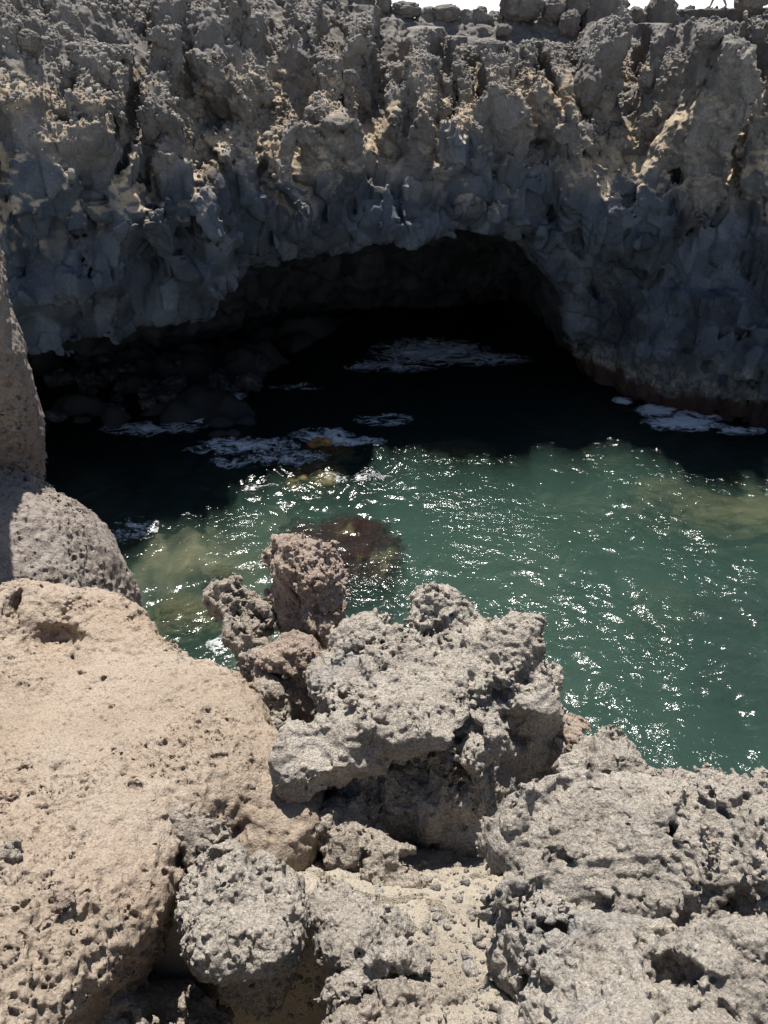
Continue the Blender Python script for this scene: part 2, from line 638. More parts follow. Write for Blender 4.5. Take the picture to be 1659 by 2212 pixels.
# bottom middle
rock('lava_boulder', [(520, 1925, 2.46, .18, .16, .13), (465, 1985, 2.46, .11, .13, .13), (592, 1965, 2.48, .105, .13, .12), (530, 2045, 2.46, .16, .10, .12), (560, 2080, 2.70, .14, .12, .26)],
     .0045, M_LAVA, 'rounded grey-blue boulder at bottom centre, beside the brown ash ledge', group=NEAR, seed=93.0, A=.30, f=1.3, pit=.7)
rock('lava_boulder', [(762, 2035, 2.42, .08, .075, .06), (810, 2000, 2.44, .055, .06, .05), (725, 1975, 2.5, .05, .05, .05)],
     .0042, M_LAVA, 'fist-shaped grey knob on the pale sand, right of the rounded boulder', group=NEAR, seed=101.0, A=.42, f=1.9)
rock('lava_slab', [(790, 2110, 2.37, .11, .045, .035, 25, 0, -8), (860, 2072, 2.38, .07, .04, .03, 20), (725, 2150, 2.38, .05, .05, .05)],
     .0040, M_LAVA, 'narrow blue-grey slab lying on the sand at the bottom', group=NEAR, seed=110.0, A=.32, f=2.0, strat=.8, pit=.5)
rock('lava_rock', [(880, 2235, 2.40, .19, .10, .05), (790, 2270, 2.40, .14, .10, .05), (965, 2215, 2.43, .11, .08, .04)],
     .0042, M_BROWN, 'low sandy lava rock cut off by the bottom edge', group=NEAR, seed=117.0, A=.3, f=1.6)
rock('lava_rock', [(320, 2190, 2.86, .17, .10, .12), (215, 2250, 2.72, .13, .10, .12), (430, 2230, 2.94, .14, .10, .12), (350, 2080, 2.95, .10, .10, .12), (400, 2290, 2.8, .2, .1, .14)],
     .0055, M_BROWN, 'rough brown rock down in the shadowed crevice between ash ledge and rounded boulder', group=NEAR, seed=155.0, A=.6, f=1.3)
rock('clinker_lump', [(425, 1805, 2.44, .075, .07, .05), (450, 1850, 2.48, .06, .06, .05), (390, 1790, 2.42, .05, .06, .04)],
     .0042, M_BROWN, 'dark brown clinker lump in the crack between ash ledge and rounded boulder', group=NEAR, seed=125.0, A=.4, f=1.8)
rock('clinker_lump', [(545, 1680, 2.72, .06, .06, .05), (525, 1720, 2.70, .05, .05, .05)],
     .0045, M_LAVA, 'small bluish clinker on the ash slope below the pinnacle', group=NEAR, seed=133.0, A=.35, f=2.0)


# ------------------------------------------------------------------ the ash ledge at left and the grey spur behind
def tuff_broad(seed, s=1.0):
    return lambda P: (-0.05 * s * fbm(P, 1.6 / s, 3, 0, 0.5, seed) - .014 * s * fbm(P, 6 / s, 2, seed=seed + 2)).astype(f32)


def tuff_fine(seed, s=1.0, n=1.0, near=0.0):
    def d(P):
        m = smooth(-0.25, 0.55, fbm(P, 1.7 / s, 3, seed=seed + 1) + near * (smooth(2.3, 1.1, P[:, 1]) - .3))
        r = -0.010 * fbm(P, 22, 2, 0, 0.6, seed + 2) * n
        r += -(0.004 + 0.012 * m) * n * fbm(P, 40, 2, 1, 0.6, seed + 3)
        r += (0.018 + 0.045 * m) * n * pits(P, 14, seed + 4, 0.34, 0.45)
        r += (0.014 + 0.020 * m) * n * pits(P, 30, seed + 5, 0.5, 0.5)
        return r.astype(f32)
    return d


def ledge_base(P):
    a = P.copy()
    a[:, 2] += 0.31 * (P[:, 1] - 2.0)                               # slopes down away from the viewer
    a[:, 1] -= 0.30 * np.clip(P[:, 0] + 1.9, -1.5, 1.6) * -0.35
    ztop = 9.66 + 0.13 * np.clip((-P[:, 0] - 0.9), 0, 2)
    under = np.clip(ztop - a[:, 2] - 0.18, 0, 1)
    a[:, 0] += 0.42 * under * (1 - 0.75 * smooth(1.9, 2.6, P[:, 1]))    # undercut towards its foot
    a[:, 0] += 0.22 * smooth(1.75, 0.9, P[:, 1]) - 0.10 * smooth(2.0, 3.2, P[:, 1]) * 0
    a[:, 0] -= .17 * smooth(1.9, 2.35, P[:, 1]) * smooth(3.4, 3.0, P[:, 1])
    d = boxd(a, (-2.35, 1.95, 8.66), (1.70, 1.75, 1.0), None, 0.22)
    d = smin(d, ell(P, atz(330, 1420, 8.82), (.75, .55, .42)), .25)
    d = smin(d, ell(P, atz(570, 1735, 9.26), (.24, .34, .15)), .16)               # ash banked up against the lava
    d = smin(d, ell(P, atz(70, 1318, 9.16), (.26, .22, .13)), .08)
    d = -smin(-d, -(P[:, 0] * .703 + P[:, 1] * .711 - 1.70), .22)
    return d


o = carve('ash_ledge', hollow(ledge_base, [(100, 1372, 52, 17, .16), (420, 1850, 40, 26, .14), (20, 1300, 12, 40, .2)]), (-3.2, -.1, 7.9), (-.25, 4.3, 10.7), .0085, .11, tuff_broad(3.0, 1.6), M_TUFF, tuff_fine(3.0, 1.0, 1.15, .75), .06)
tag(o, 'broad smooth tan ash ledge with small pores, covering the left foreground', 'rock ledge')


_e = [at(px, py, 6.4) for px, py in ((-70, 200), (-30, 330), (0, 450), (38, 560), (70, 680), (92, 770), (110, 860), (117, 950), (119, 1040), (122, 1200), (125, 1700))]
EZ, EX = np.array([p[2] for p in _e])[::-1], np.array([p[0] for p in _e])[::-1]


def spur_base(P):
    yf = 5.95 - .34 * np.clip(P[:, 2] - 8.3, -1, 5)                     # the pillar's face leans out towards the viewer
    xr = np.interp(P[:, 2], EZ, EX) * (1 + (P[:, 1] - 6.1) / 5.6)         # its right side runs along the sight line
    d = -smin(-(P[:, 0] - xr) * .93, -(yf - P[:, 1]) * .93, .35)
    d = -smin(-d, -(P[:, 1] - 8.0), .5)
    d = -smin(-d, -(P[:, 2] - 12.3), .3)
    d = smin(d, ell(P, at(0, 1350, 5.0), (.99, 1.15, 1.15)), .14)
    d = smin(d, ell(P, at(-330, 1300, 6.3), (1.3, 1.2, 2.0)), .2)
    d = smin(d, ell(P, at(20, 1900, 5.2), (1.2, 1.1, 2.2)), .3)
    return d


o = carve('rock_spur', spur_base, (-4.6, 3.6, 5.0), (-1.3, 8.2, 12.6), .018, .2, tuff_broad(8.0, 1.6), M_SPUR, tuff_fine(8.0, 1.6, 1.5), .07)
tag(o, 'grey-brown pillar of tuff rising at the left edge above a rounded foot', 'rock pillar')

# stones stuck in the ledge
def drop_at(px, py, up):
    return CAMZ - float(sight(ledge_base, px, py, .8, 4)[2]) - up


da, db = drop_at(32, 1850, .012), drop_at(140, 1940, .006)
rock('stone', [(30, 1845, da, .03, .026, .022), (14, 1850, da, .02, .02, .02)], .003, M_BROWN, 'brown jagged stone stuck in the tan ash ledge at the left edge', 'stone', A=.22, f=3, seed=140., pit=.4)
rock('stone', [(140, 1938, db, .028, .026, .02)], .003, M_PINK, 'small reddish stone stuck in the tan ash ledge', 'stone', A=.16, f=4, seed=147., pit=.3)

# ------------------------------------------------------------------ the ground under the rocks, falling away to the sea


def ground_z(x, y):
    e = y + 0.85 * smooth(.5, 1.4, x) - 0.25 * smooth(-.3, -1.2, x) - np.clip(-1.5 - x, 0, 6) * .9
    z = CAMZ - np.interp(e, [-3, -.3, .6, 1.1, 1.6, 2.0, 2.6, 3.0, 3.3, 3.8, 4.6], [1.62, 1.62, 1.9, 2.30, 2.52, 2.78, 3.15, 3.6, 5.0, 11, 16])
    z = z - 1.5 * smooth(-.14, -.30, x) * smooth(1.75, 1.55, y) * smooth(.2, .5, y)
    return z


gx = np.concatenate([np.linspace(-9, -1.4, 120), np.linspace(-1.38, 1.6, 560), np.linspace(1.62, 9, 120)])
gy = np.concatenate([np.linspace(-4, .78, 80), np.linspace(.79, 3.3, 480), np.linspace(3.32, 13, 200)])
GX, GY = np.meshgrid(gx, gy, indexing='ij')
G = np.stack([GX, GY, ground_z(GX, GY)], -1)
P = G.reshape(-1, 3).astype(f32)
q1, e1 = facets(P, 5.0, 3.0, 1.0)
dz = .035 * fbm(P, 2.2, 3) + .016 * fbm(P, 9, 4) + .007 * fbm(P, 26, 3, 1) + .05 * q1 * smooth(-.1, .4, fbm(P, 2.0, 2, seed=5.))
steep = smooth(8.6, 7.5, P[:, 2])
dz = dz + steep * .4 * fbm(P, .9, 5, 1)
P[:, 2] += dz
P[:, 1] += steep * .5 * fbm(P, .8, 4, 2)
me = mesh('ground', P, grid_faces(len(gx), len(gy)))
tag(link('ground', me, M_SAND), kind='structure')


def pebble_mesh(n, res=2, seed=0, rough=.25):
    """a few lumpy stone shapes to scatter"""
    import bmesh
    out = []
    for k in range(n):
        bm = bmesh.new()
        bmesh.ops.create_icosphere(bm, subdivisions=res, radius=1)
        V = np.array([v.co[:] for v in bm.verts], f32)
        F = np.array([[v.index for v in f.verts] for f in bm.faces], np.int32)
        bm.free()
        q, _ = facets(V, 1.1, seed + k * 5.3)
        V *= (1 + rough * fbm(V, 1.1, 3, seed=seed + k * 9.1) + rough * .8 * q)[:, None]
        V *= np.random.default_rng(k + seed).uniform(.7, 1.25, 3)
        out.append((V, F))
    return out


def scatter(name, shapes, pos, size, mat, seed=1):
    r = np.random.default_rng(seed)
    VV, FF, off = [], [], 0
    for p, s in zip(pos, size):
        V, F = shapes[r.integers(len(shapes))]
        M = euler(*r.uniform(-3, 3, 3))
        VV.append(V @ M.T * s + p)
        FF.append(F + off)
        off += len(V)
    me = mesh(name, np.concatenate(VV), np.concatenate(FF), False)
    return link(name, me, mat)


r = np.random.default_rng(5)
n = 1100
px, py = r.uniform(600, 1080, n), r.uniform(1780, 2260, n)
pp = []
for a, b in zip(px, py):
    for Y in (1.6,):
        d = ray(a, b)
        t = np.linspace(1.2, 4.2, 500)
        q = np.array([0, 0, CAMZ]) + d[None] * t[:, None]
        i = np.argmax(q[:, 2] < ground_z(q[:, 0], q[:, 1]) + .005)
        pp.append(q[i])
pp = np.array(pp)
pp[:, 2] = ground_z(pp[:, 0], pp[:, 1])
P2 = pp.astype(f32)
q2, e2 = facets(P2, 5.0, 3.0, 1.0)
pp[:, 2] += .035 * fbm(P2, 2.2, 3) + .016 * fbm(P2, 9, 4) + .007 * fbm(P2, 26, 3, 1) + .05 * q2 * smooth(-.1, .4, fbm(P2, 2.0, 2, seed=5.)) + .001
sz = r.uniform(.002, .007, n) * np.where(r.random(n) < .06, 3.0, 1)
sz[:90] = r.uniform(.009, .02, 90)
o = scatter('pebbles', pebble_mesh(6, 2, 2, .35), pp, sz, M_LAVA)
tag(o, kind='stuff')

# a thin dry twig lying on the sand
a, b = atz(1006, 1945, 9.47), atz(1036, 1993, 9.50)


def tube(name, pts, rad, mat, n=8):
    pts = np.asarray(pts, float)
    V, F = [], []
    for i, p in enumerate(pts):
        t = pts[min(i + 1, len(pts) - 1)] - pts[max(i - 1, 0)]
        t /= np.linalg.norm(t)
        u = np.cross(t, (0, 0, 1.0))
        u /= np.linalg.norm(u) + 1e-9
        w = np.cross(u, t)
        rr = rad[i] if hasattr(rad, '__len__') else rad
        for k in range(n):
            q = 2 * math.pi * k / n
            V.append(p + rr * (math.cos(q) * u + math.sin(q) * w))
        if i:
            for k in range(n):
                F.append([(i - 1) * n + k, (i - 1) * n + (k + 1) % n, i * n + (k + 1) % n, i * n + k])
    return link(name, mesh(name, V, F), mat)

# ------------------------------------------------------------------ the far cliff with its sea cave
t = NT('cliff_rock')
co = t.n('TexCoord').outputs['Object']
zone, tan_, tide, red, shaded = (t.attr(k) for k in ('cinder', 'ash', 'barnacle', 'algae', 'shaded'))
basalt = t.ramp(t.noise(co, .8, 7, .62, .4), [(.3, (.050, .060, .077)), (.5, (.078, .091, .112)), (.66, (.114, .128, .149)), (.8, (.105, .122, .125))])
cinder = t.ramp(t.noise(co, 1.1, 7, .65, .4), [(.28, (.165, .152, .14)), (.5, (.25, .23, .212)), (.68, (.33, .305, .28)), (.8, (.32, .265, .21))])
ash = t.ramp(t.noise(co, 2.2, 6, .6), [(.3, (.40, .30, .20)), (.55, (.52, .42, .30)), (.75, (.47, .42, .34))])
col = t.mix(zone, basalt, cinder)
col = t.mix(tan_, col, ash)
g = t.ramp(t.noise(co, 20, 6, .75), [(.28, .62), (.5, 1.0), (.74, 1.4)])
col = t.mix(1.0, col, g, 'MULTIPLY')
wn = t.noise(co, 5, 5, .7)
col = t.mix(t.math('MULTIPLY', tide, t.ramp(wn, [(.40, 0.), (.56, .6)])), col, (.36, .32, .26))
col = t.mix(t.math('MULTIPLY', red, t.ramp(wn, [(.2, .7), (.6, 1.)])), col, (.06, .034, .027))
col = t.mix(shaded, col, (.040, .043, .050))  # cave shade painted in: the rock inside goes near black
col = t.mix(1.0, col, t.attr('tone'), 'MULTIPLY')
n1 = t.bump(t.noise(co, 6, 9, .72), .085, .9)
t.l(t.math('ADD', t.math('MULTIPLY', zone, .7), .22), n1.node.inputs['Strength'])
n2 = t.bump(t.noise(co, 26, 6, .75), .05, .9, n1)
t.l(t.math('ADD', t.math('MULTIPLY', zone, .6), .3), n2.node.inputs['Strength'])
t.bsdf(col, .93, n2, .2)
M_CLIFF = t.m

RIMY = lambda px: np.interp(px, [-500, 0, 230, 460, 700, 1100, 1500, 1659, 2200], [23.5, 25.8, 27.4, 30.0, 32.0, 32.5, 32.0, 30.6, 26.5])


def curve(pts, dY):
    """control curve given in the photo, at RIMY + dY, as arrays over world x"""
    Q = []
    for px, py in pts:
        dy = np.interp(px, *dY) if isinstance(dY, tuple) else dY
        Q.append(at(px, py, RIMY(px) + dy))
    return np.array(Q)


rim = curve([(-900, -700), (-300, -600), (0, -480), (200, -330), (400, -180), (600, -60), (720, -6), (790, 18), (880, 42), (1000, 46), (1250, 48), (1350, 47), (1500, 50), (1640, 50), (1700, 30), (2000, 10), (2700, 0)],
            ([0, 300, 600, 800], [5.6, 4.2, 2.6, 2.2]))
scree = curve([(-900, 200), (-300, 200), (0, 225), (120, 280), (300, 320), (500, 320), (700, 330), (900, 335), (1100, 335), (1300, 360), (1500, 400), (1660, 380), (2700, 300)], ([1200, 1660], [-4.0, -3.6]))
face = curve([(-900, 430), (0, 430), (400, 440), (800, 430), (1100, 410), (1400, 480), (1660, 500), (2700, 450)], ([1200, 1660], [-4.4, -3.9]))
_lip = [(-900, 850), (-60, 800), (90, 765), (200, 735), (300, 712), (400, 696), (450, 672), (485, 622), (540, 580), (640, 556), (700, 545), (760, 535), (820, 526),
        (900, 516), (980, 505), (1070, 499), (1125, 515), (1170, 550), (1210, 625), (1230, 700), (1246, 765)]
_wl = [(1262, 805), (1310, 846), (1400, 884), (1520, 908), (1660, 938), (1800, 985), (2100, 1120), (2700, 1300)]
lip = np.concatenate([curve(_lip, ([-500, 300, 900, 1170, 1246], [-4.3, -4.5, -4.6, -4.0, -2.0])), [atz(px, py, -.15) for px, py in _wl]])

xs = np.concatenate([np.linspace(-26, -13.6, 130), np.linspace(-13.58, 14.4, 950), np.linspace(14.42, 27, 130)])


def ev(cu, xs):
    o = np.argsort(cu[:, 0])
    cu = cu[o]
    return np.stack([xs, np.interp(xs, cu[:, 0], cu[:, 1]), np.interp(xs, cu[:, 0], cu[:, 2])], -1)


def soften(a, k):
    ker = np.hanning(k + 2)[1:-1]
    ker /= ker.sum()
    return np.convolve(np.pad(a, k // 2, mode='edge'), ker, mode='valid')


cu = [ev(c, xs) for c in (rim, scree, face, lip)]
for c, k in zip(cu, (41, 61, 81, 21)):
    c[:, 1] = soften(c[:, 1], 61)
    c[:, 2] = soften(c[:, 2], k)
rm, sc, fa, lp = cu
lp[:, 2] = np.maximum(lp[:, 2], -.6)
low = fa * .42 + lp * .58
low[:, 1] -= .25
XB0, XB1 = -15.2, 15.6                                      # the stretch that is carved in full detail


def lerp_x(a, x):
    return np.interp(x, xs, a)


def front(x, z):
    """how far away the bare face stands at height z"""
    kz = [lerp_x(c[:, 2], x) for c in (lp, low, fa, sc, rm)]
    ky = [lerp_x(c[:, 1], x) for c in (lp, low, fa, sc, rm)]
    y = ky[0].copy()
    for a in range(4):
        t_ = np.clip((z - kz[a]) / np.maximum(kz[a + 1] - kz[a], .05), 0, 1)
        y = y + (ky[a + 1] - ky[a]) * t_
    return y


# buttresses: (px, half width px, top py, bottom py, how far they stand out, lean)
BUT = [(345, 40, 84, 235, .55, .1), (440, 62, 100, 245, .7, 0), (520, 36, 132, 205, .55, .1), (634, 44, 92, 190, .6, 0), (785, 38, 105, 195, .65, 0),
       (160, 36, 225, 330, .3, .35), (225, 34, 225, 330, .35, .3), (60, 26, 215, 300, .35, .2),
       (330, 30, 226, 340, .75, 0), (398, 26, 246, 350, .75, 0), (518, 24, 226, 400, .85, .05), (690, 62, 238, 430, .85, 0), (622, 26, 160, 260, .35, 0), (595, 14, 335, 390, .6, 0), (740, 28, 275, 400, .8, 0),
       (915, 44, 152, 228, .6, 0), (1052, 27, 108, 190, .5, 0), (915, 42, 230, 360, .85, 0), (1003, 30, 176, 250, .5, 0), (1090, 40, 200, 360, .75, 0), (1165, 34, 196, 300, .55, 0), (1225, 30, 205, 290, .5, 0),
       (1330, 30, 80, 250, .8, .25), (1300, 26, 210, 360, .8, .35), (1456, 30, 150, 330, .5, .1), (1440, 36, 200, 310, .5, 0), (1594, 46, 14, 470, 2.6, 0),
       (1508, 30, 258, 450, 1.4, .40), (1240, 36, 325, 400, .5, .3), (1010, 36, 262, 360, .6, .2), (190, 44, 305, 400, 1.5, .1), (262, 38, 398, 500, 1.5, -.2), (345, 36, 332, 470, 1.4, -.1),
       (60, 40, 262, 350, .5, 0), (760, 28, 190, 240, .35, 0), (1700, 28, 60, 420, .3, 0), (1130, 30, 300, 400, .55, .2),
       (355, 16, 470, 600, .45, -.35), (600, 16, 400, 500, .4, -.2), (960, 24, 320, 380, .5, 0), (845, 30, 250, 330, .5, 0), (1545, 12, 470, 560, .5, .3), (1620, 8, 470, 540, .6, 0)]
PR = []
for px, hw, pt, pb, a, lean in BUT:
    if hw < 28 and pt < 250:
        continue
    hw *= 1.25 if 60 < pt < 280 else 1.0
    ym = RIMY(px) - 2.6
    for _ in range(8):                                      # settle on the slope: the foot of the face lies on the bare slope
        top, bot = at(px, pt, ym), at(px, pb, ym)
        ym = float(front(np.array([top[0]]), np.array([bot[2]]))[0]) - a * (.28 if pt < 280 else .5)
    half = hw / FPX * (ym * cp + (CAMZ - top[2]) * sp)
    yaw, pit_ = rng.uniform(-.55, .55), rng.uniform(-.05, .22)
    PR.append((top, bot[2], half, ym, lean, yaw, pit_))


def smax(a, b, k):
    return -smin(-a, -b, k)


def cliff_base(P):
    w3 = np.stack([fbm_s(P, .8, 3, 4.), fbm_s(P, .8, 3, 5.), fbm_s(P, .8, 3, 6.)], 1)
    Q = P + .22 * w3
    x, y, z = Q[:, 0], Q[:, 1], Q[:, 2]
    zz = P[:, 2] + .15 * w3[:, 2]
    ribs = _fbm(np.stack([x * 1.0, y * .25, z * .30], 1) * f32(.95) + f32(12), 3, 2, .55)
    zl = lerp_x(lp[:, 2], x)
    zr = lerp_x(rm[:, 2], x)
    zs = lerp_x(sc[:, 2], x)
    m = smooth(0, 1.2, z - zl) * (1 - smooth(-.3, 1.2, zz - zs))
    yf = front(x, zz) - .24 * ribs * m
    d = (yf - y) * np.where(zz > zs - .3, .68, .9)
    for top, zb, half, yfr, lean, yaw, pit_ in PR:
        s = np.nonzero((np.abs(P[:, 0] - top[0]) < half + 2.2) & (P[:, 2] < top[2] + 1.3) & (P[:, 2] > zb - 1.6) & (P[:, 1] > yfr - 1.2) & (P[:, 1] < yfr + 3))[0]
        if not len(s):
            continue
        xx, yy, z_ = x[s], y[s], z[s]
        dn = np.clip(top[2] - z_, 0, 9)
        xc = top[0] - lean * dn
        q = np.abs(xx - xc)
        wd = half * (.55 + .45 * np.clip(dn / max(top[2] - zb, .3) * 1.8, 0, 1))
        e = q - wd
        e = smax(e, yfr + yaw * (xx - xc) + pit_ * (dn - .5 * (top[2] - zb)) * .6 + np.clip(zb - z_, 0, 2) * 1.1 - yy, .05)
        e = smax(e, (z_ - (top[2] + .62 * (yy - yfr) - .45 * q)) * .72, .06)
        d[s] = smin(d[s], e, .07)
    d = np.maximum(d, z - zr - .05 * (y - 32))
    under = zl - .10 * np.clip(y - lerp_x(lp[:, 1], x), 0, 9) - z
    d = smax(d, under, .2)
    return d


def fbm_s(P, f, o, seed):
    return _fbm(P * f32(f) + f32(seed), o, 0, .5)


def cind_of(P):
    zf = np.interp(P[:, 0], xs, sc[:, 2])
    return smooth(-.9, .9, P[:, 2] - zf + .15 + 1.0 * fbm(P, .6, 3, seed=21.))


def cliff_broad(P):
    c = cind_of(P)
    Q = P + .25 * np.stack([fbm(P, .7, 2, seed=70.), fbm(P, .7, 2, seed=71.), fbm(P, .7, 2, seed=72.)], 1)
    f0, e0 = facets(Q * np.array([1, 1, .6], f32), .40, 23.0, 1.4)
    f0 = f0 * smooth(.2, 1.6, P[:, 2] - lerp_x(lp[:, 2], P[:, 0]))
    f1, e1 = facets(Q * np.array([1, 1, .62], f32), .78, 3.0, 1.3)
    f1 = f1 * (.35 + .65 * smooth(.2, 1.6, P[:, 2] - lerp_x(lp[:, 2], P[:, 0])))
    return (-(1 - c) * (.46 * f1 - .10 * np.exp(-e1 / .05)) - .22 * f0 - c * (.16 * f1 - .06 * np.exp(-e1 / .05) + .18 * fbm(P, .9, 3, 0, .55, 33.))).astype(f32)


def cliff_fine(P):
    c = cind_of(P)
    f2, e2 = facets(P * np.array([1, 1, .6], f32), 1.8, 9.0, 1.2)
    r = -(1 - c) * (.15 * f2 - .06 * np.exp(-e2 / .06) + .015 * fbm(P, 4.0, 2))
    f3, e3 = facets(P, 4.3, 19.0, 1.0)
    r -= (.012 + .03 * c) * f3
    r -= c * (.07 * f2 + .06 * fbm(P, 3.6, 3, 1, .65, 36.) + .025 * fbm(P, 8.5, 1, seed=37.))
    return r.astype(f32)


blk = carve('cliff', cliff_base, (XB0, 20.6, -.9), (XB1, 36.0, 13.7), .044, .55, cliff_broad, None, cliff_fine, .2, 3)
nb_ = len(blk.data.vertices)
VB = np.empty(nb_ * 3, f32)
blk.data.vertices.foreach_get('co', VB)
VB = VB.reshape(-1, 3) + np.array(blk.location, f32)
QB = np.empty(len(blk.data.loops), np.int32)
blk.data.loops.foreach_get('vertex_index', QB)
QB = QB.reshape(-1, 4)
bpy.data.meshes.remove(blk.data)


def vert_normals(V, Q):
    n = np.cross(V[Q[:, 2]] - V[Q[:, 0]], V[Q[:, 3]] - V[Q[:, 1]])
    out = np.zeros_like(V)
    for k in range(4):
        for a in range(3):
            out[:, a] += np.bincount(Q[:, k], n[:, a], len(V))
    return out / np.maximum(np.linalg.norm(out, axis=1, keepdims=True), 1e-9)


# the rest of the headland (beyond the frame, the plateau behind, the inside of the cave) is a coarser sheet
xs2 = np.unique(np.concatenate([np.linspace(-60, XB0, 110), np.linspace(XB0, XB1, 260), np.linspace(XB1, 60, 110)]))
rm2, sc2, fa2, lp2 = [np.stack([xs2, np.interp(xs2, xs, c[:, 1]), np.interp(xs2, xs, c[:, 2])], -1) for c in (rm, sc, fa, lp)]
def off(c, dy, dz):
    c = c.copy()
    c[:, 1] += dy
    c[:, 2] += dz
    return c
ceil = off(lp2, 5.0, -.4)
ceil2 = off(lp2, 8.5, 0)
ceil2[:, 2] = lp2[:, 2] * .7 - .3
back = off(lp2, 13, 0)
back[:, 2] = -.4
base = off(back, 0, -5)
ctrl = [off(rm2, 260, -12), off(rm2, 9, -.9), off(rm2, .9, -.25), off(rm2, .35, -.3), off(sc2, .3, 0), off(fa2, .3, 0), off(lp2, .25, .3), off(lp2, .8, .3), ceil, ceil2, back, base]
rows = [3, 24, 4, 30, 30, 40, 6, 16, 30, 40, 10]
S = []
for i, nrow in enumerate(rows):
    tt = np.linspace(0, 1, nrow, endpoint=False)[None, :, None]
    S.append(ctrl[i][:, None] * (1 - tt) + ctrl[i + 1][:, None] * tt)
S.append(base[:, None])
S = np.concatenate(S, 1)
r0 = np.cumsum([0] + rows)
shp = S.shape[:2]
N = grid_normals(S)
if N[:, r0[4], 1].mean() > 0:
    N = -N
W = S.reshape(-1, 3).astype(f32)
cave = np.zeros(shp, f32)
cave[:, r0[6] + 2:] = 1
inside = ((S[..., 0] > XB0 + .5) & (S[..., 0] < XB1 - .5)).astype(f32)
q1, _ = facets(W, .8, 3.0, 1.0)
amp = np.ones(shp, f32)
amp[:, :r0[3]] = .25
amp[:, r0[3]:r0[6] + 1] *= 1 - inside[:, r0[3]:r0[6] + 1]
W = W + N.reshape(-1, 3) * ((.35 * q1 + .25 * fbm(W, .8, 5, 1, .55, 30.)) * amp.reshape(-1))[:, None]
keep = np.ones(shp, bool)
keep[:, r0[3] + 2:r0[6] + 1] = (inside[:, r0[3] + 2:r0[6] + 1] < .5) | (S[:, r0[3] + 2:r0[6] + 1, 2] > 13.3)
QS = grid_faces(*shp)[:, ::-1]
QS = QS[keep.reshape(-1)[QS].all(1)]
Vc = np.concatenate([VB, W])
QC = np.concatenate([QB, QS + nb_])
NB = vert_normals(VB, QB)
nz = np.concatenate([NB[:, 2], np.abs(N[..., 2]).reshape(-1)])
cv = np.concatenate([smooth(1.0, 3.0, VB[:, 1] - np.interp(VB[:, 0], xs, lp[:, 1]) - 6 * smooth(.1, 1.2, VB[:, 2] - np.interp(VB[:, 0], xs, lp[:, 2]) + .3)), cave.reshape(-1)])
cind = cind_of(Vc)
# ash lies in the clefts and on ledges of the middle band
band_ = smooth(11.4, 10.4, Vc[:, 2]) * smooth(6.4, 7.8, Vc[:, 2] + .8 * fbm(Vc, .5, 2, seed=50.))
ashm = band_ * smooth(.18, .42, nz + .3 * fbm(Vc, 1.2, 4, seed=51.)) * smooth(-.5, 0., fbm(Vc, .45, 3, seed=52.) + .1)
wn = fbm(Vc, 1.6, 4, seed=55.)
rightish = smooth(4.0, 6.5, Vc[:, 0])
tide = smooth(1.9, 1.2, Vc[:, 2] + .5 * wn) * smooth(.3, .75, Vc[:, 2] + .3 * wn) * rightish * (1 - cv)
red = smooth(1.0, .6, Vc[:, 2] + .35 * wn) * rightish
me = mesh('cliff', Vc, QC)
Qt = Vc + .25 * np.stack([fbm(Vc, .7, 2, seed=70.), fbm(Vc, .7, 2, seed=71.), fbm(Vc, .7, 2, seed=72.)], 1)
i1 = worley(Qt * np.array([1, 1, .62], f32), .78, 3.0)[2]
i2 = worley(Vc * np.array([1, 1, .6], f32), 1.8, 9.0)[2]
attr(me, 'tone', 1 + (1 - .6 * cind) * (.30 * FRND[i1, 0] + .24 * FRND[i2, 1]))      # every broken face has weathered differently
attr(me, 'cinder', cind)
attr(me, 'ash', ashm * .9)
attr(me, 'barnacle', tide)
attr(me, 'algae', red)
attr(me, 'shaded', cv)  # mask of the painted cave shade, growing behind the lip
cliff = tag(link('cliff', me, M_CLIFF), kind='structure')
print('cliff', len(Vc), '%.1fs' % (time.time() - T0))

# loose stones on the upper slope
M_SCREE = rock_mat('scree_stone', [(.3, (.15, .135, .122)), (.5, (.23, .21, .19)), (.7, (.30, .275, .25))], 3, None, fine=25, bump=.01, grain=.4, pit=30)
r = np.random.default_rng(9)
shapes = pebble_mesh(8, 1, 30, .34)
ii = r.integers(0, nb_, 300000)
sl = VB[ii]
ok = (NB[ii, 2] > .40) & (sl[:, 1] < RIMY(829 + sl[:, 0] * 60) + .8) & (sl[:, 2] > 7.3) & (fbm(sl, .55, 3, seed=77.) > -.28) & (r.random(len(ii)) < .25 + .75 * smooth(8.5, 10.5, sl[:, 2]))
ii = ii[ok][:20000]
pos = VB[ii] + NB[ii] * .008
sz = np.clip(r.lognormal(-3.5, .5, len(ii)), .015, .15)
tag(scatter('scree', shapes, pos, sz, M_SCREE, 3), kind='stuff')

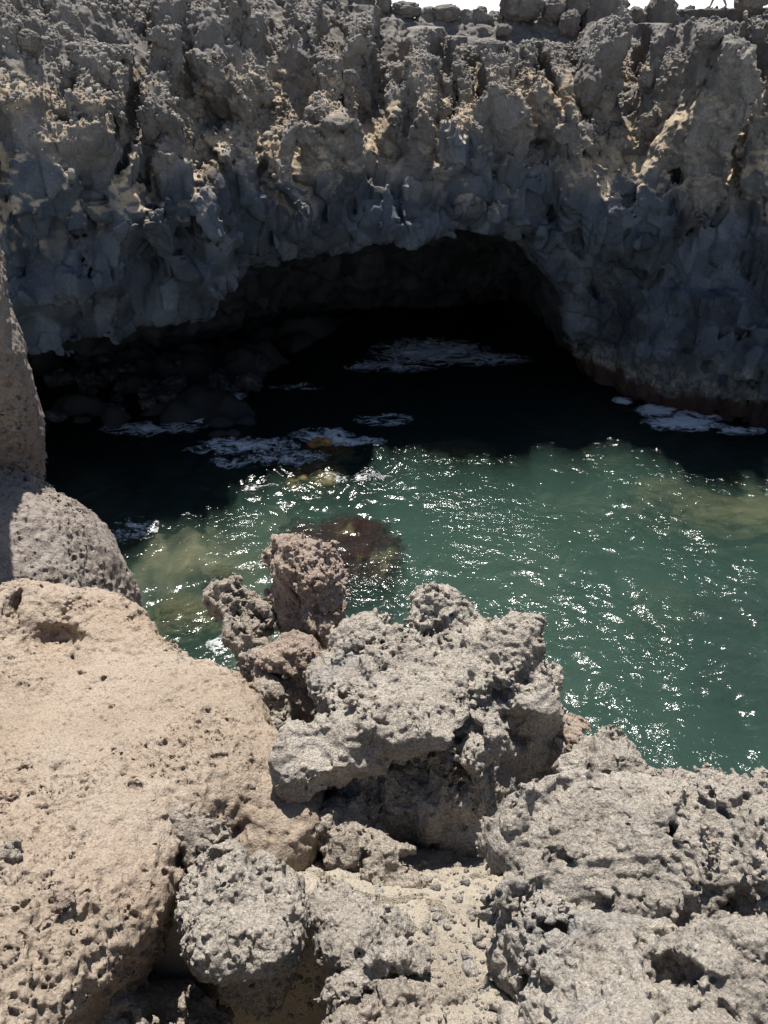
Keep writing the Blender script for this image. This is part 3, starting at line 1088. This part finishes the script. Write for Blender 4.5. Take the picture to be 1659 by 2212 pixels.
# boulders on the rim, each where the photo has it: px, py, half width px, half height px, look
RIMB = [
    (828, 10, 17, 19, 'small dark boulder at the left end of the sky gap on the cliff rim'),
    (878, 22, 29, 14, 'low wide dark boulder on the rim, second from the left end of the sky gap'),
    (961, 30, 31, 15, 'flat rough boulder on the cliff rim under the middle of the sky gap'),
    (1040, 26, 12, 10, 'tiny pointed boulder on the cliff rim, left of the large round one'),
    (1128, 12, 43, 28, 'large round dark boulder standing on the cliff rim against the white sky'),
    (1198, 22, 26, 20, 'pointed greenish-grey boulder between two larger ones on the cliff rim'),
    (1250, 12, 30, 24, 'rounded boulder behind the biggest boulder on the cliff rim'),
    (1230, 52, 21, 24, 'squat boulder tucked against the left foot of the biggest rim boulder'),
    (1306, 36, 49, 42, 'biggest boulder of the cliff rim, leaning over the slope with a shadow below'),
    (1427, 32, 29, 36, 'tall leaning boulder on the rim by the left end of the low wall'),
    (1625, -6, 33, 22, 'dark boulder lying on the low wall at the top right corner'),
    (1390, 42, 14, 12, 'small boulder below the low wall, beside the tall leaning one'),
    (1375, 30, 14, 12, 'small knobbly boulder between the biggest rim boulder and the low wall'),
    (1268, 190, 32, 40, 'smooth pale-topped boulder stuck in the slope below the biggest rim boulder'),
    (1365, 62, 12, 10, 'fist-like boulder on the slope right of the biggest rim boulder'),
    (1530, 82, 26, 20, 'roundish boulder on the slope at the left side of the tall right pillar'),
    (1090, 66, 17, 12, 'dark flat boulder on the gravel slope below the large round one'),
    (755, 168, 16, 15, 'pale round boulder lodged on the tan slope in the upper middle'),
    (60, 88, 24, 20, 'grey boulder on the rubble slope at the upper left'),
    (1080, 36, 6, 6, 'tiny greenish stone on the rim at the left foot of the large round boulder'),
]
def hit(px, py):
    """the nearest piece of the cliff seen along a sight line"""
    d = ray(px, py)
    d /= np.linalg.norm(d)
    rel = VB - np.array([0, 0, CAMZ], f32)
    tt = rel @ d
    off_ = np.linalg.norm(rel - tt[:, None] * d, axis=1)
    s = off_ < .09
    return rel[s][np.argmin(tt[s])] + np.array([0, 0, CAMZ]) if s.any() else at(px, py, RIMY(px) - .3)


def lump(rx, ry, rz, n_, k, rough=1.0, sq=.86):
    """one boulder: a squarish ball broken into planes"""
    u, v = np.meshgrid(np.linspace(0, 2 * math.pi, n_, endpoint=False), np.linspace(.0, math.pi, n_ // 2), indexing='ij')
    D = np.stack([np.cos(u) * np.sin(v), np.sin(u) * np.sin(v), np.cos(v)], -1).reshape(-1, 3).astype(f32)
    q, cr = facets(D, 1.05, 11.7 * k + 2)
    m = 1 + rough * (.16 * q + .16 * fbm(D, 1.4, 5, 1, .6, 3.1 * k) + .05 * fbm(D, 6, 3, 0, .6, k))
    V = D * m[:, None]
    V = np.sign(V) * np.abs(V) ** sq * np.array([rx, ry, rz])
    a = np.arange(len(D), dtype=np.int32).reshape(u.shape)
    b = np.roll(a, -1, 0)
    return V, np.stack([a[:, :-1], a[:, 1:], b[:, 1:], b[:, :-1]], -1).reshape(-1, 4)


for k, (px, py, hw, hh, lab) in enumerate(RIMB):
    if py < 45:
        Y = RIMY(px) + 2.05
    else:
        Y = hit(px, py + hh * .4)[1]
    c = at(px, py, Y)
    s = (Y * cp + (CAMZ - c[2]) * sp) / FPX
    rx, rz = hw * s, hh * s
    ry = .5 * (rx + rz) * 1.05
    V, F = lump(rx, ry, rz * (1.12 if py < 45 else 1.0), 84 if hw > 20 else 44, k)
    o = link('rim_boulder' if py < 60 else 'boulder', mesh('boulder', V, F), M_CINDER)
    o.location = [float(w) for w in c]
    tag(o, lab, 'boulder', 'boulders on the cliff rim' if py < 60 else 'boulders on the cliff slope')
print('boulders %.1fs' % (time.time() - T0))

# the low wall on the rim at right, its top a walkway edge
M_WALL = rock_mat('wall_stone', [(.3, (.075, .07, .065)), (.5, (.11, .10, .095)), (.7, (.15, .14, .13))], 2, None, fine=20, bump=.02, grain=.3, pit=30)
w0, w1 = at(1352, 25, RIMY(1352) + 2.5), at(1640, 17, RIMY(1600) + 2.65)
nx = 260
tt = np.linspace(0, 2.2, nx)
prof = [(-.02, -1.2), (0, -.30), (0, -.02), (.03, 0), (.16, .01), (.32, 0), (.36, -.02), (.36, -.9)]
pl = []
for (dy, dzz), (dy2, dz2) in zip(prof[:-1], prof[1:]):
    for s in np.linspace(0, 1, 6, endpoint=False):
        pl.append((dy + (dy2 - dy) * s, dzz + (dz2 - dzz) * s))
pl.append(prof[-1])
V = np.zeros((nx, len(pl), 3), f32)
for i, s in enumerate(tt):
    p = w0 + (w1 - w0) * s
    for j, (dy, dzz) in enumerate(pl):
        V[i, j] = p + np.array([0, dy, dzz])
Vf = V.reshape(-1, 3)
nrm = grid_normals(V).reshape(-1, 3)
Vf = Vf + nrm * (.018 * fbm(Vf, 4, 4) + .02 * fbm(Vf, 9, 3, 1))[:, None]
o = link('low_wall', mesh('low_wall', Vf, grid_faces(nx, len(pl))), M_WALL)
tag(o, 'low dark stone wall along the rim path at the top right', 'wall')
PATHZ = w0[2]

# twig now that tube() exists
M_TWIG = rock_mat('dry_wood', [(.3, (.10, .07, .05)), (.7, (.17, .125, .09))], 20, None, fine=200, bump=.001, grain=.3, pit=300)
tw = [a * (1 - s) + b * s + np.array([.004 * math.sin(5 * s), 0, .018 - .004 * s]) for s in np.linspace(0, 1, 9)]
tag(tube('twig', tw, np.linspace(.0022, .004, 9), M_TWIG), 'thin dry reddish twig lying on the pale sand below the big flat rock', 'twig')

# ------------------------------------------------------------------ sea
r = np.random.default_rng(21)
SX = np.concatenate([np.linspace(-40, -12.1, 60), np.linspace(-12, 16, 800), np.linspace(16.1, 60, 80)])
SY = np.concatenate([np.linspace(1.0, 6.9, 40), np.linspace(7, 31, 760), np.linspace(31.1, 44, 160)])
WX, WY = np.meshgrid(SX, SY, indexing='ij')
Pw = np.stack([WX, WY, np.zeros_like(WX)], -1).reshape(-1, 3).astype(f32)
qx = Pw[:, 0] + .5 * fbm(Pw, .35, 3, seed=1)
qy = Pw[:, 1] + .5 * fbm(Pw, .35, 3, seed=2)
h = np.zeros(len(Pw), f32)
calm = .55 + .85 * smooth(-.15, .55, fbm(Pw, .25, 3, seed=31))
for k in range(46):
    lam = .16 * (1.75 / .16) ** r.random()
    th = r.normal(math.pi * .62, .75)
    ph = r.uniform(0, 6.28)
    kk = 2 * math.pi / lam
    s = np.sin(kk * (qx * math.cos(th) + qy * math.sin(th)) + ph + 1.2 * vn(Pw * f32(.6 / lam) + f32(k * 3.7)))
    h += (.0050 * lam ** .9) * (s + .25 * (s * s - .5))
for px, py, sx_, sy_, a_ in ((780, 1035, 120, 30, .8), (290, 1140, 70, 40, .9), (1290, 1280, 80, 50, .8), (1080, 995, 130, 25, .6), (1480, 1480, 90, 40, .6), (470, 1380, 40, 40, .7), (1430, 960, 90, 20, .6), (660, 985, 70, 20, .5)):
    c, e1, e2 = atz(px, py, 0), atz(px + sx_, py, 0), atz(px, py - sy_, 0)
    calm = calm + a_ * np.exp(-((Pw[:, 0] - c[0]) / (e1[0] - c[0])) ** 2 - ((Pw[:, 1] - c[1]) / (e2[1] - c[1])) ** 2)
h = h * calm * WAVE + .05 * fbm(Pw, .22, 2, seed=41)
Pw[:, 2] = h
nF = grid_faces(len(SX), len(SY))


def close_sheet(V, nu, nv, zb):
    """turn a sheet into a closed body with a flat bottom at zb"""
    ids = np.arange(nu * nv).reshape(nu, nv)
    ring = np.concatenate([ids[:-1, 0], ids[-1, :-1], ids[:0:-1, -1], ids[0, :0:-1]])
    B = V[ring].copy()
    B[:, 2] = zb
    n0 = len(V)
    m = len(ring)
    k = np.arange(m)
    side = np.stack([ring, n0 + k, n0 + (k + 1) % m, ring[(k + 1) % m]], -1)
    c = np.array([[V[:, 0].mean(), V[:, 1].mean(), zb]], f32)
    fan = np.stack([n0 + k, np.full(m, n0 + m), np.full(m, n0 + m), n0 + (k + 1) % m], -1)
    return np.concatenate([V, B, c]), side, fan[:, [0, 1, 3]]


Vw, side, fan = close_sheet(Pw, len(SX), len(SY), -7.5)
me = bpy.data.meshes.new('water')
loops = np.concatenate([nF.ravel(), side.ravel(), fan.ravel()]).astype(np.int32)
sizes = np.concatenate([np.full(len(nF), 4), np.full(len(side), 4), np.full(len(fan), 3)])
me.vertices.add(len(Vw))
me.vertices.foreach_set('co', Vw.astype(f32).ravel())
me.loops.add(len(loops))
me.loops.foreach_set('vertex_index', loops)
me.polygons.add(len(sizes))
me.polygons.foreach_set('loop_start', np.concatenate([[0], np.cumsum(sizes)[:-1]]).astype(np.int32))
me.update(calc_edges=True)
sm = np.zeros(len(sizes), bool)
sm[:len(nF)] = True
me.polygons.foreach_set('use_smooth', sm)

t = NT('sea_water')
co = t.n('TexCoord').outputs['Object']
mp = t.n('Mapping')
mp.inputs['Scale'].default_value = (1.0, 1.5, 1.0)
mp.inputs['Rotation'].default_value = (0, 0, .35)
t.l(co, mp.inputs[0])
gust = t.ramp(t.noise(co, .28, 3, .6), [(.42, .15), (.66, 1.0)])
nb = t.bump(t.noise(mp.outputs[0], 3.2, 3, .6, .5), .10, 1.0)
nd = nb.node
t.l(gust, nd.inputs['Strength'])
nb = t.bump(t.noise(mp.outputs[0], 9.0, 2, .5, .4), .014, .9, nb)
nb2 = nb
gl = t.n('BsdfGlossy')
gl.inputs['Roughness'].default_value = .13
t.l(nb2, gl.inputs['Normal'])
tr = t.n('BsdfTransparent')
rf = t.n('BsdfRefraction')
rf.inputs['IOR'].default_value = 1.333
rf.inputs['Roughness'].default_value = .05
t.l(nb, rf.inputs['Normal'])
m0 = t.n('MixShader')
m0.inputs[0].default_value = .6
t.l(tr.outputs[0], m0.inputs[1])
t.l(rf.outputs[0], m0.inputs[2])
fr = t.n('Fresnel')
fr.inputs['IOR'].default_value = 1.333
t.l(nb2, fr.inputs['Normal'])
mx = t.n('MixShader')
t.l(fr.outputs[0], mx.inputs[0])
t.l(m0.outputs[0], mx.inputs[1])
t.l(gl.outputs[0], mx.inputs[2])
t.l(mx.outputs[0], t.out.inputs['Surface'])
va = t.n('VolumeAbsorption')
va.inputs['Color'].default_value = (.25, .76, .64, 1)
va.inputs['Density'].default_value = .27
vs = t.n('VolumeScatter')
vs.inputs['Color'].default_value = (.52, 1.0, .80, 1)
vs.inputs['Density'].default_value = .23
ad = t.n('AddShader')
t.l(va.outputs[0], ad.inputs[0])
t.l(vs.outputs[0], ad.inputs[1])
t.l(ad.outputs[0], t.out.inputs['Volume'])
me.materials.append(t.m)
tag(link('water', me), kind='structure')

# sea bed
bx, by = np.linspace(-30, 40, 300), np.linspace(1.2, 42, 260)
BX, BY = np.meshgrid(bx, by, indexing='ij')
Pb = np.stack([BX, BY, np.zeros_like(BX)], -1).reshape(-1, 3).astype(f32)
left = smooth(1.5, -7, Pb[:, 0]) * smooth(12, 19, Pb[:, 1])
dep = -3.6 + 2.3 * left + 1.3 * smooth(22, 28, Pb[:, 1]) - .8 * smooth(17, 10, Pb[:, 1])
shore = np.maximum(0, Pb[:, 1] - (27.0 + 1.0 * (Pb[:, 0] + 9.))) * smooth(3, -3, Pb[:, 0])
dep = np.minimum(dep + .42 * shore, -.05)
Pb[:, 2] = dep + .75 * fbm(Pb, .32, 4, 1, .5, 61.) + .2 * fbm(Pb, 1.1, 3, seed=63.)
t = NT('sea_bed')
co = t.n('TexCoord').outputs['Object']
c1 = t.ramp(t.noise(co, .55, 7, .65, .6), [(.34, (.05, .045, .03)), (.47, (.24, .21, .125)), (.56, (.42, .37, .22)), (.72, (.13, .13, .085))])
c1 = t.mix(t.attr('bed_shade'), c1, (.035, .034, .034))  # shade painted into the bed towards the cave
t.bsdf(c1, .9)
M_BED = t.m
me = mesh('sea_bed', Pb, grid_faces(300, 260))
attr(me, 'bed_shade', smooth(23.5, 25.5, Pb[:, 1] - .25 * (Pb[:, 0] + 6)))  # where the bed is darkened as painted shade
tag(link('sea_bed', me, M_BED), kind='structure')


def bed_mat(name, a, b, c, s):
    t = NT(name)
    co = t.n('TexCoord').outputs['Object']
    cc = t.ramp(t.noise(co, s, 6, .65, .6), [(.36, a), (.50, b), (.58, c)])
    t.bsdf(cc, .85, t.bump(t.noise(co, s * 4, 6, .7), .05))
    return t.m


M_WEED = bed_mat('red_weed', (.045, .018, .016), (.06, .026, .020), (.06, .028, .02), .9)
t = NT('weeded_rock')
co = t.n('TexCoord').outputs['Object']
cc = t.ramp(t.noise(co, 1.1, 6, .62, .5), [(.54, (.035, .014, .013)), (.60, (.055, .024, .02)), (.66, (.22, .19, .09)), (.75, (.27, .24, .12))])
t.bsdf(cc, .85, t.bump(t.noise(co, 5, 6, .7), .08))
M_WEED = t.m
M_TAN = bed_mat('tan_sea_rock', (.30, .22, .10), (.50, .37, .18), (.44, .36, .18), 1.2)
M_OLIVE = bed_mat('olive_sea_rock', (.10, .095, .05), (.21, .19, .095), (.27, .24, .12), .9)
M_DARKSEA = bed_mat('dark_sea_rock', (.03, .03, .028), (.05, .045, .04), (.07, .06, .05), 1.0)
M_ORANGE = bed_mat('orange_sea_rock', (.10, .05, .03), (.42, .22, .08), (.5, .3, .12), 1.6)
SUB = [  # px, py, top height, rx, ry, rz, material, name, label
    (716, 1185, .04, 1.45, 1.6, .42, M_WEED, 'sunken_rock', 'rock under water overgrown with dark red weed, with yellow-green bare patches'),
    (676, 1015, .0, .95, .65, .4, M_TAN, 'sunken_rock', 'tan rock just under the surface at the edge of the shadow'),
    (700, 963, .16, .75, .45, .6, M_ORANGE, 'sea_rock', 'soaked dark rock with an orange foot breaking the surface beside white foam'),
    (1560, 1085, -.55, 2.5, 1.7, .9, M_OLIVE, 'sunken_rock', 'wide olive rock under the green water at the right'),
    (1660, 1120, -.75, 1.6, 1.0, .8, M_OLIVE, 'sunken_rock', 'olive rock under water cut by the right edge of the photo'),
    (400, 1325, -.35, 1.0, .75, .7, M_OLIVE, 'sunken_rock', 'pale olive rock under water just right of the ash ledge'),
    (478, 1245, -.4, .45, .3, .4, M_OLIVE, 'sunken_rock', 'small yellowish rock under water, above the rock pile at left'),
    (1450, 1345, -1.5, 1.0, .7, .8, M_OLIVE, 'sunken_rock', 'blurred olive rock deep under water in the right half'),
    (1560, 1330, -1.2, 1.2, .9, .8, M_DARKSEA, 'sunken_rock', 'dark shape of a rock deep in the green water near the right edge'),
    (1480, 1095, -.7, 1.5, .8, .7, M_DARKSEA, 'sunken_rock', 'dark weedy rock under water, left of the wide olive one'),
    (1600, 1470, -1.4, 1.2, .8, .8, M_DARKSEA, 'sunken_rock', 'dark rock in deep water halfway down the right edge'),
    (1260, 1140, -1.6, 1.6, .9, .8, M_OLIVE, 'sunken_rock', 'dim olive rock under the middle of the sunlit water'),
    (430, 1190, -1.0, 1.3, .8, .8, M_OLIVE, 'sunken_rock', 'brownish rock under shallow water near the left glitter patch'),
    (985, 985, -.7, 1.2, .6, .6, M_TAN, 'sunken_rock', 'brownish rock under water by the shadow line in the middle'),
    (1330, 1000, -.8, 1.4, .7, .7, M_OLIVE, 'sunken_rock', 'olive rock under water by the shadow line at right'),
]
for k, (px, py, zt, rx, ry, rz, mt, nm, lab) in enumerate(SUB):
    c = atz(px, py, min(zt, 0) - .1)
    V, F = lump(rx, ry, rz, 110, k + 40, 1.7 if k == 0 else 1.1, .85)
    zz = V[:, 2].max()
    o = link(nm, mesh(nm, V, F), mt)
    o.location = (float(c[0]), float(c[1]), float(zt - zz))
    tag(o, lab, 'rock', 'rocks in the sea')

# boulders heaped in the dark of the cave
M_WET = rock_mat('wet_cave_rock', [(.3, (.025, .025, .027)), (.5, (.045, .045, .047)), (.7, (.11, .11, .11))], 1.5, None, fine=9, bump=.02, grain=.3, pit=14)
protos = []
for k in range(4):
    V, F = lump(1, .85, .7, 40, k + 70, 1.9, .95)
    protos.append(mesh('cave_boulder', V, F))
    protos[-1].materials.append(M_WET)
n = 0
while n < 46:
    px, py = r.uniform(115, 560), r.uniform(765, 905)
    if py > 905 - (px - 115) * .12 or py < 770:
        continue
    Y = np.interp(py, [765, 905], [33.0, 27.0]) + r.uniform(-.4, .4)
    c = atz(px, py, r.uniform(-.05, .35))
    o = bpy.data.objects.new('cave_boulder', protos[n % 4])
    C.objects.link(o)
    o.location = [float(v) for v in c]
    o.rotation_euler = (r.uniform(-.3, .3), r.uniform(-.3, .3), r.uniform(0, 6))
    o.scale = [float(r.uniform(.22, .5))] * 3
    tag(o, 'dark soaked boulder heaped on the shadowy beach inside the sea cave', 'boulder', 'boulders in the dark of the sea cave')
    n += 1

# ------------------------------------------------------------------ foam
FO = [(695, 942, 48, 12, 1.1), (760, 955, 55, 9, .9), (490, 850, 32, 15, 1.0), (930, 760, 95, 22, .95), (1040, 775, 90, 14, .7), (850, 790, 90, 12, .7), (1420, 888, 36, 10, 1.1), (1475, 915, 60, 12, 1.15), (1345, 866, 16, 8, 1.0),
      (520, 965, 100, 16, .75), (330, 925, 90, 12, .75), (430, 905, 50, 12, .75), (500, 1000, 45, 9, .85), (620, 990, 80, 14, .7), (830, 905, 60, 14, .6), (1530, 895, 80, 9, .85), (290, 1140, 60, 34, .7), (780, 1035, 110, 22, .65),
      (560, 1050, 60, 10, .65), (220, 885, 50, 10, .7), (1600, 930, 50, 8, .8), (640, 835, 60, 8, .55), (190, 1010, 60, 12, .5), (1230, 1180, 70, 12, .5), (1290, 1280, 60, 26, .5), (1480, 1480, 70, 14, .45), (470, 1390, 26, 22, .75), (900, 1340, 60, 10, .4)]
m = np.zeros(len(Pw), f32)
rel = Pw - np.array([0, 0, CAMZ], f32)
dd = rel[:, 1] * cp - rel[:, 2] * sp
ix = rel[:, 0] / dd * FPX + 829.5
iy = 1106 - (rel[:, 1] * sp + rel[:, 2] * cp) / dd * FPX
for px, py, sx_, sy_, a_ in FO:
    c = atz(px, py, 0)
    e1, e2 = atz(px + sx_, py, 0), atz(px, py - sy_, 0)
    ax_, ay_ = abs(e1[0] - c[0]), abs(e2[1] - c[1])
    q = ((Pw[:, 0] - c[0]) / ax_) ** 2 + ((Pw[:, 1] - c[1]) / ay_) ** 2
    m = np.maximum(m, (a_ - (.20 if py < 1000 and not (250 < px < 600 and py > 980) else .42)) * np.exp(-q * .7))
sel = m > .16
fs = sel[nF].all(1)
F = nF[fs]
used = np.unique(F)
mp_ = np.full(len(Pw), -1, np.int32)
mp_[used] = np.arange(len(used))
Vf = Pw[used].copy()
Vf[:, 2] += .014 + .03 * np.clip(m[used] - .4, 0, .6)
me = mesh('foam', Vf, mp_[F])
attr(me, 'spread', m[used])
t = NT('foam')
co = t.n('TexCoord').outputs['Object']
mp = t.n('Mapping')
mp.inputs['Scale'].default_value = (1.0, 1.6, 1.0)
mp.inputs['Rotation'].default_value = (0, 0, .25)
t.l(co, mp.inputs[0])
wp = t.n('TexNoise')
wp.inputs['Scale'].default_value = 1.1
wp.inputs['Detail'].default_value = 3
t.l(mp.outputs[0], wp.inputs['Vector'])
av = t.n('VectorMath', operation='MULTIPLY_ADD')
t.l(wp.outputs['Color'], av.inputs[0])
av.inputs[1].default_value = (.7, .7, .7)
t.l(mp.outputs[0], av.inputs[2])
k1 = t.math('ABSOLUTE', t.math('SUBTRACT', t.noise(av.outputs[0], 1.5, 3, .55), .5))
k2 = t.math('ABSOLUTE', t.math('SUBTRACT', t.noise(av.outputs[0], 4.5, 4, .65), .5))
k3 = t.noise(av.outputs[0], 14, 4, .7)
web = t.math('ADD', t.math('MULTIPLY', k1, 2.6), t.math('MULTIPLY', k2, 2.0))
web = t.math('ADD', web, t.math('MULTIPLY', t.math('SUBTRACT', k3, .5), .8))
fac = t.math('SUBTRACT', t.math('MULTIPLY', t.attr('spread'), 1.05), web)
al = t.ramp(t.math('ADD', fac, .5), [(.46, 0.), (.85, .95)])
bs = t.n('BsdfPrincipled')
bs.inputs['Base Color'].default_value = (.78, .80, .82, 1)
bs.inputs['Roughness'].default_value = .5
t.l(t.bump(k3, .02, 1.0), bs.inputs['Normal'])
tr = t.n('BsdfTransparent')
mx = t.n('MixShader')
t.l(al, mx.inputs[0])
t.l(tr.outputs[0], mx.inputs[1])
t.l(bs.outputs[0], mx.inputs[2])
t.l(mx.outputs[0], t.out.inputs['Surface'])
tag(link('foam', me, t.m), kind='stuff')
print('sea %.1fs' % (time.time() - T0))

# ------------------------------------------------------------------ the walker on the rim path (only the legs are in the picture)


def skin(name, verts, edges, radii, mat, parent=None, root=0, sub=2):
    me = bpy.data.meshes.new(name)
    me.from_pydata([tuple(v) for v in verts], edges, [])
    o = bpy.data.objects.new(name, me)
    C.objects.link(o)
    o.modifiers.new('s', 'SKIN')
    for i, rr in enumerate(radii):
        rr = rr if hasattr(rr, '__len__') else (rr, rr)
        me.skin_vertices[0].data[i].radius = rr
    me.skin_vertices[0].data[root].use_root = True
    if sub:
        o.modifiers.new('d', 'SUBSURF').levels = sub
    dg = bpy.context.evaluated_depsgraph_get()
    nm = bpy.data.meshes.new_from_object(o.evaluated_get(dg))
    bpy.data.objects.remove(o)
    nm.polygons.foreach_set('use_smooth', np.ones(len(nm.polygons), bool))
    nm.materials.clear()
    return link(name, nm, mat, parent)


def flat(name, c, rough=.7):
    t = NT(name)
    t.bsdf(c, rough)
    return t.m


M_SKIN, M_SHIRT, M_SHORT, M_HAIR, M_SHOE = flat('skin', (.52, .33, .25)), flat('shirt', (.5, .5, .5)), flat('shorts', (.09, .11, .16)), flat('hair', (.05, .035, .025)), flat('shoes', (.55, .40, .38))
Yp = RIMY(1550) + 3.2
f0, f1 = at(1531, 17, Yp), at(1569, 17, Yp)
pos = (f0 + f1) / 2
hs = abs(f1[0] - f0[0]) / 2
fz = .0
# faces -x; hips at z .92
Vb = [(0, 0, .95), (.0, 0, 1.12), (-.02, 0, 1.32), (-.03, 0, 1.45), (-.05, 0, 1.54), (-.06, 0, 1.64), (-.06, 0, 1.72),
      (-.02, -.17, 1.40), (.10, -.22, 1.14), (.02, -.23, .92), (-.02, -.23, .84),
      (-.02, .17, 1.40), (-.10, .22, 1.15), (-.26, .22, 1.0), (-.33, .21, .96),
      (-.01, -.09, .90), (-.17, -.09, .52), (-hs + .02, -.08, .10), (-hs - .11, -.08, .05),
      (.01, .09, .90), (.08, .09, .50), (hs + .02, .08, .11), (hs - .11, .08, .045)]
Eb = [(0, 1), (1, 2), (2, 3), (3, 4), (4, 5), (5, 6), (2, 7), (7, 8), (8, 9), (9, 10), (2, 11), (11, 12), (12, 13), (13, 14), (0, 15), (15, 16), (16, 17), (17, 18), (0, 19), (19, 20), (20, 21), (21, 22)]
Rb = [(.13, .11), (.13, .10), (.15, .11), .055, .075, .095, .07, .06, .043, .033, .04, .06, .043, .033, .04, .085, .055, .038, .035, .085, .055, .038, .035]
body = skin('person', Vb, Eb, Rb, M_SKIN)
body.location = [float(v) for v in (pos[0], pos[1], f0[2] + .0)]
tag(body, 'person walking along the rim path, bare legs seen against the white sky', 'person')
skin('shirt', [(0, 0, .98), (0, 0, 1.12), (-.02, 0, 1.32), (-.025, 0, 1.42), (-.02, -.17, 1.40), (.06, -.20, 1.24), (-.02, .17, 1.40), (-.07, .20, 1.25)],
     [(0, 1), (1, 2), (2, 3), (2, 4), (4, 5), (2, 6), (6, 7)], [(.155, .13), (.15, .12), (.17, .125), .07, .075, .062, .075, .062], M_SHIRT, body)
skin('shorts', [(0, 0, 1.0), (0, 0, .93), (-.01, -.09, .88), (-.12, -.09, .62), (.01, .09, .88), (.06, .09, .62)],
     [(0, 1), (1, 2), (2, 3), (1, 4), (4, 5)], [(.15, .13), (.15, .125), .10, .085, .10, .085], M_SHORT, body, 1)
skin('hair', [(-.03, 0, 1.60), (-.04, 0, 1.70), (-.06, 0, 1.745)], [(0, 1), (1, 2)], [.085, .10, .075], M_HAIR, body)
for a_, b_ in (((-hs + .05, -.08, .04), (-hs - .16, -.08, .035)), ((hs + .05, .08, .045), (hs - .16, .08, .035))):
    mid = tuple((a_[i] + b_[i]) / 2 for i in range(3))
    skin('shoe', [a_, mid, b_], [(0, 1), (1, 2)], [.048, .045, .035], M_SHOE, body)
# the rim path the walker treads on
px0, px1 = at(1352, 25, RIMY(1352) + 2.5), at(1640, 17, RIMY(1600) + 2.65)
Vp = []
for s in np.linspace(-.05, 2.3, 60):
    p = px0 + (px1 - px0) * s
    Vp += [(p[0], p[1] + .33, p[2] - .012), (p[0] + .1, p[1] + 2.2, p[2] - .02)]
F = [[2 * i, 2 * i + 2, 2 * i + 3, 2 * i + 1] for i in range(59)]
tag(link('path', mesh('path', Vp, F), M_WALL), kind='structure')
body.location.z = float(px0[2] + (px1[2] - px0[2]) * (pos[0] - px0[0]) / (px1[0] - px0[0]) - .01)

# ------------------------------------------------------------------ light, sky, camera
EL, AZ = R(SUN_EL), R(SUN_AZ)
from mathutils import Vector
s = Vector((math.sin(AZ) * math.cos(EL), math.cos(AZ) * math.cos(EL), math.sin(EL)))
L = bpy.data.lights.new('sun', 'SUN')
L.energy = SUN_E
L.angle = R(.53)
L.color = (1.0, .955, .88)
lo = bpy.data.objects.new('sun', L)
C.objects.link(lo)
lo.rotation_euler = (-s).to_track_quat('-Z', 'Y').to_euler()
lo.location = (0, 0, 40)
w = bpy.data.worlds.new('World')
scene.world = w
w.use_nodes = True
nt = w.node_tree
bg = nt.nodes['Background']
sky = nt.nodes.new('ShaderNodeTexSky')
sky.sky_type = 'NISHITA'
sky.sun_disc = False
sky.sun_elevation = EL
sky.sun_rotation = AZ
sky.altitude = 10
sky.air_density = 1.0
sky.dust_density = .4
# pale sea haze along the horizon
tc = nt.nodes.new('ShaderNodeTexCoord')
sx = nt.nodes.new('ShaderNodeSeparateXYZ')
nt.links.new(tc.outputs['Generated'], sx.inputs[0])
mr = nt.nodes.new('ShaderNodeMapRange')
mr.interpolation_type = 'SMOOTHSTEP'
for k_, v_ in zip(('From Min', 'From Max', 'To Min', 'To Max'), (-.02, .09, .9, 0.0)):
    mr.inputs[k_].default_value = v_
nt.links.new(sx.outputs['Z'], mr.inputs['Value'])
mixn = nt.nodes.new('ShaderNodeMix')
mixn.data_type = 'RGBA'
mixn.inputs[7].default_value = (22.0, 22.3, 22.6, 1)
nt.links.new(mr.outputs[0], mixn.inputs[0])
nt.links.new(sky.outputs[0], mixn.inputs[6])
nt.links.new(mixn.outputs[2], bg.inputs[0])
bg.inputs[1].default_value = SKY
cam = bpy.data.cameras.new('camera')
cam.sensor_fit = 'VERTICAL'
cam.angle_y = 2 * math.atan(1106.0 / FPX)
cam.clip_start = .05
cam.clip_end = 3000
co_ = bpy.data.objects.new('camera', cam)
C.objects.link(co_)
co_.location = (0, 0, CAMZ)
co_.rotation_euler = (math.pi / 2 - PITCH, 0, 0)
scene.camera = co_
scene.render.resolution_x, scene.render.resolution_y = 768, 1024
cy = scene.cycles
cy.use_denoising = True
cy.max_bounces = 6
cy.diffuse_bounces = 3
cy.glossy_bounces = 2
cy.transparent_max_bounces = 8
cy.volume_bounces = 0
cy.sample_clamp_indirect = 3.0
cy.caustics_reflective = False
cy.caustics_refractive = False
vs_ = scene.view_settings
vs_.view_transform = 'Standard'
vs_.look = 'None'
vs_.gamma = 1
vs_.exposure = EXPO
print('built %.1fs' % (time.time() - T0))
